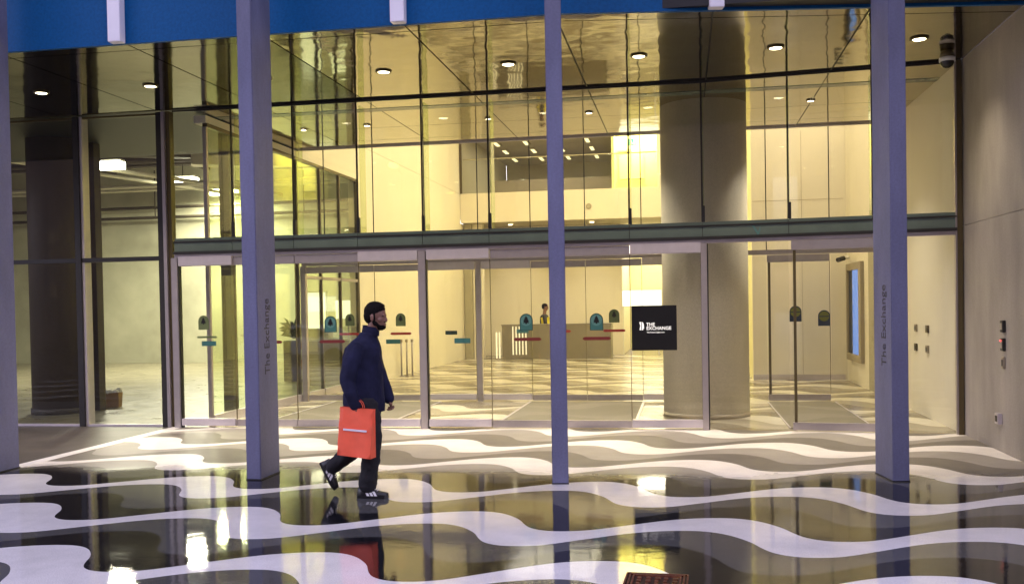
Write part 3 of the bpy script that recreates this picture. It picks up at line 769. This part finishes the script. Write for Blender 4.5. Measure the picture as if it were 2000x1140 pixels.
# glowing strips added to stand for light dashes reflected in the glass
k = 0
prot = None
for x in (-6.4, -5.35, -4.3, -3.2):
    for y in (18.6, 20.4, 22.2, 24.2):
        if prot is None:
            prot = thing('reflected_dash_strip', 'yellow strip standing for a light dash reflected in the glass, nearest of the leftmost row', 'light', (x, y, 7.42), 0, 'strips standing for reflected light dashes')
            B('strip_back', M['tan'], -.1, .1, -.52, .52, -.01, .03, prot); B('strip_face', M['glow_o'], -.06, .06, -.36, .36, -.035, -.012, prot)
        else: dup(prot, (x, y, 7.42), label='yellow strip standing for a light dash reflected in the glass, %s of the %s row' % (('nearest', 'second', 'third', 'farthest')[k % 4], ('leftmost', 'second', 'third', 'rightmost')[k // 4]))
        k += 1
lamp('AREA', 'office_fill', (-4.6, 21, 7.35), 37, (1, .89, .75), (3, 5))  # added area light, unseen, brightens the office
# round glass-fronted column by the doors
rc = thing('lobby_column', 'thick pale concrete column rising behind the black sign', 'column', (.33, 1.75, 0))
MB().cyl((0, 0, 0), (0, 0, ZC - .001), .645, 72).build('shaft', M['round'], rc, True)
MB().cyl((0, 0, 0), (0, 0, .07), .652, 72).build('base', M['frame'], rc, True)
# recessed lights in the low ceiling
def downlight(x, y, z, label, r=.10, power=22, group='recessed round lights in the soffit', col=(1, .84, .62)):
    t = thing('recessed_light', label, 'light', (x, y, z), 0, group)
    bm = bmesh.new()
    n = 28
    rings = [(r * 1.3, 0), (r * 1.3, -.012), (r, -.02), (r * .9, .0)]
    vs = [[bm.verts.new((a * cos(2 * pi * i / n), a * sin(2 * pi * i / n), b)) for i in range(n)] for a, b in rings]
    for q in range(3):
        for i in range(n): bm.faces.new((vs[q][i], vs[q][(i + 1) % n], vs[q + 1][(i + 1) % n], vs[q + 1][i]))
    me = bpy.data.meshes.new('trim_ring'); bm.to_mesh(me); bm.free(); me.materials.append(M['bronze']); link('trim_ring', me, t)
    MB().cyl((0, 0, -.016), (0, 0, -.002), r * .88, 24).build('lamp_lens', M['glow'], t)
    lamp('SPOT', 'recessed_lamp', (0, 0, -.03), power, col, parent=t, spot=100)
    return t
lab = ['recessed light under the soffit at the far left', 'recessed light under the soffit above the side room glass', 'recessed light hidden behind the lettered left column', 'recessed light under the soffit above the walking man', 'recessed light under the soffit left of the middle column', 'recessed light under the soffit right of the middle column', 'recessed light under the soffit left of the right column', 'recessed light under the soffit beside the dome camera']
for i in range(8): downlight(-8.46 + 1.595 * i, -1.55, ZC - .002, lab[i], r=.078, power=60 if i == 7 else 120)
lab = ['recessed light in the vestibule ceiling farthest left', 'recessed light in the vestibule ceiling behind the man', 'recessed light in the vestibule ceiling at centre left', 'recessed light in the vestibule ceiling at centre right', 'recessed light in the vestibule ceiling near the right door']
for i, (x, y) in enumerate(((-6.16, 1.95), (-5.03, 1.85), (-3.0, 1.8), (-1.4, 1.75), (1.91, 1.7))): downlight(x, y, ZC - .002, lab[i], .05, 170, 'recessed lights in the vestibule ceiling', (1, .89, .75))
for i, (x, l) in enumerate(((-5.6, 'recessed light over the desk, left one'), (-2.9, 'recessed light over the desk, right one'))): downlight(x, 18.4, 4.41, l, 0.09, 55, 'recessed lights over the desk', (1, .89, .75))
# big unseen ceiling lights added to brighten the atrium
for i, (x, y) in enumerate(((-2.6, 7.4), (-3.0, 13.2), (-.2, 10.5))):
    t = thing('added_atrium_light', ('added unseen ceiling light above the front of the lobby', 'added unseen ceiling light above the desk end of the lobby', 'added unseen ceiling light above the right part of the lobby')[i], 'light', (x, y, 8.96))
    B('light_frame', M['white'], -1.6, 1.6, -1.1, 1.1, 0, .04, t); B('light_face', M['glow_s'], -1.5, 1.5, -1.0, 1.0, -.02, -.001, t)
    lamp('AREA', 'atrium_fill', (0, 0, -.05), 50, (1, .83, .62), (3, 2), parent=t)
lamp('AREA', 'corridor_fill', (-1.0, 21.5, 4.38), 90, (1, .89, .75), (1.2, 4))  # added area light without a fixture, brightens the corridor
lamp('AREA', 'hall_fill', (2.45, 6.2, 8.9), 50, (1, .89, .75), (1.4, 3.6))  # unseen area light added over the screen wall corner
lamp('AREA', 'side_strip_fill', (1.0, 12.5, 8.9), 70, (1, .89, .75), (.5, 6))  # unseen area light added to brighten the yellow wall strip
lb = thing('light_box', 'bright white light box at the end of the yellow corridor', 'light box', (-1.42, 19.7, 1.9))
B('box_frame', M['white'], -.72, .72, 0, .12, -.28, .28, lb, .01); B('box_face', M['glow_w'], -.70, .70, -.012, -.002, -.26, .26, lb)
for x in (-.6, .6): B('box_leg', M['white'], x - .03, x + .03, .03, .09, -1.9, -.28, lb)
# reception desk
dk = thing('reception_desk', 'long stone grey reception desk with pale vertical stripes, their glow added', 'desk', (0, 17.15, 0))
DX = [-5.72, -4.75, -3.85, -2.24]
for i in range(3): B('desk_panel', M['desk'], DX[i] + .004, DX[i + 1] - .004, 0, .06, .02, 1.08, dk, .004)
B('desk_top', M['desk'], -5.74, -2.22, -.01, .8, 1.082, 1.12, dk, .004); B('desk_end', M['desk'], -5.72, -5.66, .065, .78, .02, 1.08, dk); B('desk_end', M['desk'], -2.3, -2.24, .065, .78, .02, 1.08, dk)
for i in range(5): B('pale_stripe', M['stripe'], -5.38 + i * .105, -5.345 + i * .105, -.02, -.002, .16, 1.06, dk)
for i in range(2): B('pale_stripe', M['stripe'], -5.92 + i * .1, -5.88 + i * .1, -.02, .03, .05, .88, dk)
# wall screen and wall fittings inside
sc = thing('wall_screen', 'tall blue video screen in a tan frame on the right lobby wall', 'screen', (3.47, 7.3, 1.47))
for a in ((-.86, .86, -1.0, -.86), (-.86, .86, .86, 1.0)): B('screen_frame', M['frame'], -.07, -.002, a[0], a[1], a[2], a[3], sc)
for a in ((-.86, -.6), (.72, .86)): B('screen_frame', M['frame'], -.07, -.002, a[0], a[1], -.858, .858, sc)
B('screen_face', M['screen'], -.03, -.004, -.598, .30, -.855, .855, sc); B('screen_band', M['navydec'], -.03, -.004, .302, .718, -.855, .855, sc)
for i, (y, z) in enumerate(((2.14, 1.28), (1.44, 1.28), (2.15, .99), (1.45, .99))):
    wallbox('wall_switch', y, z, .14, .11, .025, M['frame'] if i in (0, 3) else M['bronze'], ('upper left', 'upper right', 'lower left', 'lower right')[i] + ' small switch plate on the cream wall inside the right glass', 'switch', group='switch plates on the cream wall')
cc = thing('wall_camera', 'small camera fixed high on the wall above the blue screen', 'camera', (3.45, 8.1, 2.62))
MB().cyl((0, 0, 0), (-.12, -.04, -.02), .035, 12).build('arm', M['white'], cc); MB().cyl((-.10, -.04, -.02), (-.24, -.16, -.06), .05, 14).build('barrel', M['black'], cc)
# steel gate posts
for i in range(3):
    t = thing('gate_post', ('left', 'middle', 'right')[i] + ' one of three slim steel posts beside the left lobby wall', 'post', (-6.97 + .14 * i, 10.1, 0), 0, 'slim steel posts by the left wall')
    MB().cyl((0, 0, .02), (0, 0, .86), .022, 12).build('shaft', M['metal'], t, True); MB().cyl((0, 0, .86), (0, 0, .93), .034, 12).build('cap', M['frame'], t, True); MB().cyl((0, 0, 0), (0, 0, .02), .05, 16).build('foot', M['metal'], t)

# iron grate in the paving
gt = thing('floor_grate', 'rusty ornate iron grate in the paving at the bottom edge', 'grate', (-.19, -7.40, 0), R(-2))
for i in range(3):
    q = .195 - i * .022
    for a in ((-q, q, q - .010, q), (-q, q, -q, -q + .010)): B('grate_frame', M['rust'], a[0], a[1], a[2], a[3], .001, .013, gt)
    for a in ((-q, -q + .010), (q - .010, q)): B('grate_frame', M['rust'], a[0], a[1], -q + .0102, q - .0102, .001, .0128, gt)
B('grate_bed', M['rust_d'], -.195, .195, -.195, .195, .0006, .003, gt)
for i in range(5):
    for j in range(4):
        B('grate_bar', M['rust'], -.12 + i * .055, -.09 + i * .055 + random.uniform(-.01, .01), -.12 + j * .065, -.08 + j * .065, .003, .011 + random.uniform(0, .003), gt, .002)

# ------------------------------------------------------------------ people
def skin_mesh(name, pts, edges, radii, root=0, sub=2):
    me = bpy.data.meshes.new(name); me.from_pydata([Vector(p) for p in pts], edges, [])
    o = bpy.data.objects.new(name, me); COL.objects.link(o)
    o.modifiers.new('skin', 'SKIN')
    sv = me.skin_vertices[0].data
    for i, r in enumerate(radii):
        sv[i].radius = r if isinstance(r, tuple) else (r, r); sv[i].use_root = (i == root)
    s = o.modifiers.new('sub', 'SUBSURF'); s.levels = sub
    dg = bpy.context.evaluated_depsgraph_get()
    m2 = bpy.data.meshes.new_from_object(o.evaluated_get(dg)); bpy.data.objects.remove(o)
    return m2
def fuse(meshes, voxel, name, m, parent, smooth_it=4, disp=None):
    bm = bmesh.new()
    for me in meshes: bm.from_mesh(me)
    me = bpy.data.meshes.new(name); bm.to_mesh(me); bm.free()
    o = bpy.data.objects.new(name, me); COL.objects.link(o)
    r = o.modifiers.new('r', 'REMESH'); r.mode = 'VOXEL'; r.voxel_size = voxel
    s = o.modifiers.new('s', 'SMOOTH'); s.iterations = smooth_it; s.factor = .5
    if disp:
        tx = bpy.data.textures.new(name, 'CLOUDS'); tx.noise_scale = disp[0]
        d = o.modifiers.new('d', 'DISPLACE'); d.texture = tx; d.strength = disp[1]; d.mid_level = .5
    dg = bpy.context.evaluated_depsgraph_get()
    m2 = bpy.data.meshes.new_from_object(o.evaluated_get(dg)); bpy.data.objects.remove(o)
    if name == 'body':      # one closed skin: drop stray shells left inside by the remesh
        bm = bmesh.new(); bm.from_mesh(m2); seen = set(); best = set()
        for v in bm.verts:
            if v in seen: continue
            comp = {v}; st = [v]; seen.add(v)
            while st:
                for e in st.pop().link_edges:
                    for w in e.verts:
                        if w not in seen: seen.add(w); comp.add(w); st.append(w)
            if len(comp) > len(best): best = comp
        bmesh.ops.delete(bm, geom=[v for v in bm.verts if v not in best], context='VERTS')
        bm.to_mesh(m2); bm.free()
    m2.materials.clear(); m2.materials.append(m)
    for p in m2.polygons: p.use_smooth = True
    m2.name = name
    return link(name, m2, parent)
def tomesh(mb):
    me = bpy.data.meshes.new('t'); mb.bm.to_mesh(me); mb.bm.free(); return me
def loft(rings, seg=28):
    mb = MB(); bm = mb.bm
    rr = [[bm.verts.new((x + a_ * cos(2 * pi * i / seg), y + b_ * sin(2 * pi * i / seg), z)) for i in range(seg)] for x, y, z, a_, b_ in rings]
    for p, q in zip(rr, rr[1:]):
        for i in range(seg): bm.faces.new((p[i], p[(i + 1) % seg], q[(i + 1) % seg], q[i]))
    bm.faces.new(rr[0][::-1]); bm.faces.new(rr[-1]); return tomesh(mb)
def limb(pts, rad):
    mb = MB()
    for i, (p, r_) in enumerate(zip(pts, rad)):
        mb.sph(p, (r_, r_, r_), 18)
        if i: mb.cyl(pts[i - 1], p, rad[i - 1], 18, r_)
    return tomesh(mb)
def head_mesh(cx, cz, tilt=0.0, cy=0.0, s=1.0):
    mb = MB()
    mb.sph((-.012, 0, .03), (.098, .076, .095), 24)      # cranium
    mb.sph((.022, 0, -.035), (.070, .062, .085), 20)      # face
    mb.sph((.045, 0, -.092), (.038, .040, .030), 14)      # chin
    mb.sph((.078, 0, .022), (.016, .046, .014), 12)       # brow
    mb.cyl((.082, 0, .012), (.100, 0, -.026), .010, 10, .015)  # nose
    mb.sph((.097, 0, -.030), (.012, .016, .010), 10)
    mb.sph((.088, 0, -.058), (.012, .026, .008), 10); mb.sph((.086, 0, -.070), (.012, .024, .009), 10)
    for e in (-1, 1):
        mb.sph((-.012, e * .078, -.01), (.018, .010, .032), 10)
        mb.sph((.050, e * .045, -.022), (.028, .022, .024), 10)
    mb.bm.transform(Matrix.Translation((cx, cy, cz)) @ Matrix.Rotation(tilt, 4, 'Y') @ Matrix.Diagonal((s, s, s, 1)))
    return tomesh(mb)
def hand(wrist, d, palm_n, side, s=1.0, curl=.9):
    """palm and five separate bent fingers; d is the direction of the fingers, palm_n where the palm faces"""
    d = Vector(d).normalized(); n = Vector(palm_n).normalized(); n = (n - d * n.dot(d)).normalized(); l = d.cross(n) * side
    w = Vector(wrist); out = []
    out.append(skin_mesh('palm', [w, w + d * .045 * s, w + d * .088 * s], [(0, 1), (1, 2)], [(.026 * s, .020 * s), (.036 * s, .018 * s), (.034 * s, .015 * s)], 0))
    for i, (o_, L_) in enumerate(((.030, .072), (.010, .080), (-.010, .075), (-.029, .058))):
        p = w + d * .080 * s + l * o_ * s; pts = [p]; a = 0
        for q, f_ in enumerate((.45, .32, .25)):
            a += curl * (.6, .9, .7)[q]; p = p + (d * cos(a) + n * sin(a)) * L_ * f_ * s; pts.append(p)
        out.append(skin_mesh('finger', pts, [(0, 1), (1, 2), (2, 3)], [.0095 * s, .009 * s, .008 * s, .0065 * s], 0, 1))
    p = w + d * .025 * s + l * .028 * s; q1 = p + (l * .7 + d * .6 + n * .4).normalized() * .036 * s; q2 = q1 + (d * .8 + n * .7).normalized() * .034 * s
    out.append(skin_mesh('thumb', [p, q1, q2], [(0, 1), (1, 2)], [.013 * s, .0105 * s, .008 * s], 0, 1))
    return out

man = thing('person', 'man in a navy jacket walking right with an orange bag in his hand', 'person', (-2.78, -4.86, 0))
# skeleton in metres: x forward, y to his left (away from the camera), z up
NK = (-.045, 0, 1.46)
Rsh, Lsh = (-.13, -.185, 1.36), (-.10, .185, 1.36)
Rel, Lel = (-.215, -.245, 1.08), (-.02, .245, 1.10)
Rwr, Lwr = (-.11, -.235, .875), (.06, .20, .885)
Rhip, Lhip = (-.085, -.09, .90), (-.095, .09, .90)
Rkn, Lkn = (.0, -.095, .49), (-.13, .09, .50)
Rank, Lank = (-.075, -.095, .095), (-.50, .10, .225)
body = [loft([(-.09, 0, .80, .10, .14), (-.09, 0, .93, .11, .15), (-.11, 0, 1.12, .10, .12), (-.11, 0, 1.28, .09, .13), (-.09, 0, 1.38, .06, .09)]),
    limb([(-.09, 0, 1.38), NK, (0, 0, 1.58)], [.07, .060, .056]),
    limb([(-.125, -.10, 1.30), (-.14, -.20, 1.27), (-.185, -.245, 1.08), Rwr], [.045, .045, .038, .029]), limb([(-.10, .10, 1.30), (-.09, .20, 1.27), (-.04, .245, 1.09), Lwr], [.045, .045, .038, .029]),
    limb([(-.08, -.08, .86), Rkn, Rank], [.09, .055, .038]), limb([(-.09, .08, .86), Lkn, Lank], [.09, .055, .038])]
body.append(head_mesh(.015, 1.640, R(6)))
body += hand(Rwr, (.10, .0, -1), (0, 1, 0), 1, 1.0, .9)
body += hand(Lwr, (.25, .0, -1), (-.3, -1, 0), -1, 1.0, .9)
fuse(body, .0045, 'body', M['skin'], man, 2)
jk = [loft([(-.11, 0, .775, .188, .185), (-.115, 0, .86, .193, .19), (-.12, 0, 1.0, .183, .185), (-.12, 0, 1.15, .187, .19), (-.122, 0, 1.28, .178, .195), (-.115, 0, 1.36, .165, .19), (-.095, 0, 1.42, .125, .14), (-.07, 0, 1.46, .09, .095), (-.055, 0, 1.50, .078, .078)]),
    limb([(-.125, -.16, 1.345), (-.15, -.215, 1.25), (-.19, -.245, 1.08), (-.16, -.25, .98), (-.118, -.238, .86)], [.080, .080, .070, .064, .054]),
    limb([(-.10, .16, 1.345), (-.09, .215, 1.25), (-.04, .245, 1.09), (.005, .225, .98), (.055, .205, .875)], [.080, .080, .070, .062, .052])]
fuse(jk, .009, 'jacket', M['navy'], man, 5, (.13, .020))
mb = MB()
for i in range(24):
    a0, a1 = 2 * pi * i / 24, 2 * pi * (i + 1) / 24
    def P(a, r, z, dx): return (-.045 + dx + r * 1.05 * cos(a), r * .98 * sin(a), z - .012 * cos(a))
    for r0, r1, z0, z1 in ((.078, .072, 1.475, 1.555), (.072, .062, 1.555, 1.552), (.062, .066, 1.552, 1.48)):
        mb.poly([P(a0, r0, z0, 0), P(a1, r0, z0, 0), P(a1, r1, z1, .012), P(a0, r1, z1, .012)])
bmesh.ops.remove_doubles(mb.bm, verts=mb.bm.verts, dist=.0004)
mb.build('collar', M['navy'], man, True)
tr = [loft([(-.10, 0, .93, .14, .14), (-.095, 0, .80, .145, .15), (-.09, 0, .74, .12, .14)]),
    limb([(-.07, -.085, .84), (-.035, -.09, .66), (-.01, -.095, .49), (-.04, -.095, .28), (-.07, -.095, .115)], [.118, .105, .084, .084, .080]),
    limb([(-.10, .085, .84), (-.11, .09, .66), (-.13, .09, .50), (-.32, .095, .36), (-.475, .10, .24)], [.115, .102, .086, .078, .068])]
fuse(tr, .009, 'trousers', M['trouser'], man, 3, (.08, .026))
# hair: short, and a beard
mb = MB(); mb.sph((.002, 0, 1.689), (.1005, .0795, .0935), 24); me = tomesh(mb)
mb2 = MB(); mb2.sph((-.040, 0, 1.650), (.060, .0755, .078), 20)
bmh = bmesh.new(); bmh.from_mesh(me); bmesh.ops.bisect_plane(bmh, geom=bmh.verts[:] + bmh.edges[:] + bmh.faces[:], plane_co=(.05, 0, 1.675), plane_no=(.55, 0, -1), clear_outer=True)
es = [e for e in bmh.edges if e.is_boundary]; bmesh.ops.holes_fill(bmh, edges=es); m1 = bpy.data.meshes.new('h'); bmh.to_mesh(m1); bmh.free()
mb3 = MB(); mb3.sph((.055, 0, 1.738), (.042, .054, .026), 16); mb3.sph((.005, 0, 1.752), (.070, .058, .030), 16)
for e in (-1, 1): mb3.sph((.018, e * .0735, 1.632), (.014, .010, .042), 10)
fuse([m1, tomesh(mb2), tomesh(mb3)], .006, 'hair', M['hair'], man, 1, (.011, .009))
mb = MB(); mb.sph((.057, 0, 1.548), (.048, .048, .032), 16)
mb.sph((.024, 0, 1.583), (.050, .0680, .040), 16)
for e in (-1, 1):
    for q in ((.012, .0665, 1.598), (.024, .0645, 1.585), (.036, .058, 1.573), (.048, .050, 1.562), (.060, .040, 1.556)): mb.sph((q[0], e * q[1], q[2]), (.017, .012, .016), 8); mb.sph((.094, 0, 1.594), (.016, .030, .006), 10)
fuse([tomesh(mb)], .005, 'beard', M['hair'], man, 1, (.02, .006))
mb = MB()
for e in (-1, 1): mb.sph((.089, e * .032, 1.648), (.010, .013, .008), 10)
mb.build('eyes', M['eye'], man, True)
# shoes
def shoe(name_, loc, ry, label=None):
    e = MB()
    prof = [(-.095, .036, .075), (-.05, .040, .085), (.0, .042, .078), (.05, .046, .058), (.11, .048, .042), (.16, .040, .034), (.185, .022, .026)]
    bm = e.bm; rings = []
    n = 14
    for x, w, h in prof:
        rings.append([bm.verts.new((x, w * cos(2 * pi * i / n), .024 + max(0, sin(2 * pi * i / n)) * h + min(0, sin(2 * pi * i / n)) * .012)) for i in range(n)])
    for a, b in zip(rings, rings[1:]):
        for i in range(n): bm.faces.new((a[i], b[i], b[(i + 1) % n], a[(i + 1) % n]))
    bm.faces.new(rings[0]); bm.faces.new(rings[-1][::-1])
    mtx = Matrix.Translation(loc) @ Matrix.Rotation(ry, 4, 'Y')
    bm.transform(mtx)
    up_ = e.build('shoe', M['shoe'], man, True, label=label)
    s_ = MB()
    lo = [(-.10, .034), (-.05, .040), (.02, .042), (.10, .050), (.16, .042), (.19, .018)]
    pts = [(x, -w, 0) for x, w in lo] + [(x, w, 0) for x, w in lo[::-1]]
    s_.poly(pts, Vector((0, 0, .024))); s_.bm.transform(mtx); s_.build('sole', M['shoe'], up_)
    # three pale stripes on each side and laces
    for sd in (-1, 1):
        for k_ in range(3):
            x = -.020 + k_ * .036
            q = MB(); z0, z1 = .026, .078 - k_ * .006
            q.poly([(x + .020, sd * .0495, z0), (x + .044, sd * .0495, z0), (x + .016, sd * .039, z1), (x - .008, sd * .039, z1)][::sd], Vector((0, -sd * .004, 0)))
            q.bm.transform(Matrix.Translation(loc) @ Matrix.Rotation(ry, 4, 'Y')); q.build('stripe', M['shoew'], up_)
    for k_ in range(4):
        q = MB(); x = .03 + k_ * .018; q.box(x, x + .009, -.022, .022, .095 - k_ * .009, .101 - k_ * .009); q.bm.transform(mtx); q.build('lace', M['shoew'], up_)
shoe('front', (-.06, -.095, 0), 0)
shoe('rear', (-.545, .10, .195), R(62))
# socks
MB().cyl((-.085, -.095, .06), (-.08, -.095, .14), .040, 14).build('sock', M['shoew'], man)
# orange bag
bgm = thing('shopping_bag', 'bright orange paper bag with a pale bar, carried by the walking man', 'bag', (-2.78 - .10, -4.86 - .235, .415), R(-4))
mb = MB()
bt = [(-.185, -.045, .0), (.135, -.055, -.03), (.145, .055, -.03), (-.165, .055, .0)]
tp = [(-.155, -.022, .43), (.155, -.022, .405), (.16, .022, .405), (-.15, .022, .43)]
nn = 8
def lerp(a, b, t): return tuple(a[i] + (b[i] - a[i]) * t for i in range(3))
for i in range(4):
    j = (i + 1) % 4
    for u in range(nn):
        for v in range(nn):
            c = []
            for du, dv in ((0, 0), (1, 0), (1, 1), (0, 1)):
                p = lerp(lerp(bt[i], bt[j], (u + du) / nn), lerp(tp[i], tp[j], (u + du) / nn), (v + dv) / nn)
                wr = .011 * sin(9 * p[0] * 3 + p[2] * 23) * sin(p[2] * 17 + i)
                if i in (1, 3): wr = -.012 * sin(pi * (u + du) / nn) * (v + dv) / nn
                c.append((p[0] + (wr if i in (1, 3) else 0) * (1 if i == 1 else -1), p[1] + (wr if i in (0, 2) else 0), p[2]))
            mb.poly(c)
mb.poly(bt[::-1])
bmesh.ops.remove_doubles(mb.bm, verts=mb.bm.verts, dist=.002)
o = mb.build('bag_body', M['bag_o'], bgm, True)
MB().obox((-.01, -.046, .222), (.225, .004, .018), 0, 0, R(4)).bev(.0015).build('printed_bar', M['bag_w'], bgm)
for sy in (-.018, .018):
    mb = MB(); pr = None
    for i in range(9):
        a = pi * i / 8; p = Vector((.055 * cos(a) + .005, sy, .415 + .075 * sin(a)))
        if pr is not None: mb.cyl(pr, p, .0035, 6)
        pr = p
    mb.build('handle', M['bag_o'], bgm)

# guard behind the desk
gd = thing('person', 'guard in a black and yellow vest behind the desk, half hidden by the middle column', 'person', (-4.52, 18.45, 0), R(10))
gb = [loft([(0, 0, .80, .10, .14), (0, 0, .93, .11, .15), (0, 0, 1.12, .11, .14), (0, 0, 1.32, .11, .16), (0, 0, 1.41, .07, .12)]), limb([(0, 0, 1.38), (.005, 0, 1.47), (.02, 0, 1.60)], [.07, .058, .054]),
    limb([(0, -.12, 1.34), (0, -.18, 1.34), (.02, -.22, 1.1), (.14, -.2, .98)], [.06, .055, .044, .030]), limb([(0, .12, 1.34), (0, .18, 1.34), (.02, .22, 1.1), (.14, .2, .98)], [.06, .055, .044, .030]),
    limb([(0, -.09, .88), (.02, -.1, .5), (0, -.1, .08)], [.09, .055, .04]), limb([(0, .09, .88), (0, .1, .5), (0, .1, .08)], [.09, .055, .04]), head_mesh(.03, 1.66, R(8))]
gb += hand((.14, -.2, .98), (1, 0, -.1), (0, 0, -1), -1) + hand((.14, .2, .98), (1, 0, -.1), (0, 0, -1), 1)
fuse(gb, .0055, 'body', M['skin'], gd, 2)
gj = [skin_mesh('j', [(0, 0, .88), (0, 0, 1.1), (0, 0, 1.33), (.01, 0, 1.44)], [(0, 1), (1, 2), (2, 3)], [(.17, .14), (.17, .14), (.18, .15), (.08, .08)], 1),
      skin_mesh('a', [(0, -.08, 1.37), (0, -.18, 1.36), (.02, -.23, 1.1), (.1, -.21, 1.01)], [(0, 1), (1, 2), (2, 3)], [.09, .085, .07, .05]),
      skin_mesh('a', [(0, .08, 1.37), (0, .18, 1.36), (.02, .23, 1.1), (.1, .21, 1.01)], [(0, 1), (1, 2), (2, 3)], [.09, .085, .07, .05])]
fuse(gj, .012, 'jacket', M['black'], gd, 3)
gv = skin_mesh('v', [(.03, 0, 1.0), (.035, 0, 1.15), (.03, 0, 1.30)], [(0, 1), (1, 2)], [(.175, .155), (.19, .165), (.165, .14)], 1)
fuse([gv], .012, 'vest', M['hidevis'], gd, 2)
gl_ = [skin_mesh('t', [(0, 0, .9), (0, -.09, .85), (.02, -.1, .5), (0, -.1, .06)], [(0, 1), (1, 2), (2, 3)], [.13, .11, .085, .07]), skin_mesh('t', [(0, 0, .9), (0, .09, .85), (0, .1, .5), (0, .1, .06)], [(0, 1), (1, 2), (2, 3)], [.13, .11, .085, .07])]
fuse(gl_, .012, 'trousers', M['trouser'], gd, 2)
mb = MB(); mb.sph((.012, 0, 1.70), (.105, .084, .085), 20); mb.sph((-.03, 0, 1.66), (.06, .076, .07), 16)
fuse([tomesh(mb)], .01, 'hair', M['hair'], gd, 1)

# ------------------------------------------------------------------ the street behind the camera (seen only in reflections)
def street_car(loc, rz, label):
    t = thing('parked_car', label, 'car', loc, rz)
    prof = [(-2.2, .45), (-2.25, .8), (-2.1, .98), (-1.5, 1.05), (-.9, 1.45), (.5, 1.48), (1.15, 1.05), (2.0, .92), (2.25, .7), (2.25, .4)]
    mb = MB(); mb.poly([(x, -.86, z) for x, z in prof[::-1]], Vector((0, 1.72, 0))); mb.bev(.05, 2).build('body', M['carp'], t)
    for sy in (-.868, .868):
        mb = MB(); mb.poly([(-1.3, sy, 1.08), (-.82, sy, 1.38), (.42, sy, 1.40), (.95, sy, 1.07)][::-1], Vector((0, .006 * (1 if sy > 0 else -1), 0))); mb.build('window', M['carg'], t)
    for x in (-1.4, 1.4):
        for y in (-.87, .87):
            MB().cyl((x, y - .1, .33), (x, y + .1, .33), .33, 24).build('wheel', M['tyre'], t)
    for y in (-.6, .6): MB().sph((2.22, y, .72), (.05, .14, .07), 10).build('headlight', M['headl'], t)
    for y in (-.6, .6): MB().sph((-2.24, y, .85), (.04, .12, .06), 10).build('tail_light', M['redlamp'], t)
    return t
street_car((-13.5, -20, -.3), pi, 'white car parked on the street, reflected in the left glass')
for i, (x, y) in enumerate(((-9, -17.5), (6, -17.5))):
    t = thing('street_lamp', ('street lamp left of the entrance on the near kerb', 'street lamp right of the entrance on the near kerb')[i], 'street lamp', (x, y, -.3), 0)
    MB().cyl((0, 0, 0), (0, 0, 6.5), .09, 12, .05).build('pole', M['black'], t); MB().cyl((0, 0, 6.4), (0, 1.0, 6.6), .04, 8).build('arm', M['black'], t)
    MB().sph((0, 1.1, 6.55), (.16, .3, .09), 14).build('lamp_head', M['amber'], t)
for i, (x0, x1, h) in enumerate(((-52, -20, 26), (-18, 6, 38), (9, 40, 22))):
    t = thing('building', ('low wide block across the street at the left', 'tall dark block across the street in the middle', 'dark block across the street at the right')[i], 'building', (0, -46, -.3))
    B('walls', M['brick'], x0, x1, -12, 0, 0, h, t)
    pane_me = None
    for zi in range(5):
        for xi in range(int((x1 - x0) / 4)):
            if random.random() < .6: continue
            if pane_me is None:
                o = B('window', M['winlit'], -.28, .28, .0, .06, -.4, .4, t); pane_me = o.data
            else: o = link('window', pane_me, t)
            o.location = (x0 + 2 + xi * 4, 0, 3.5 + zi * 3.6)
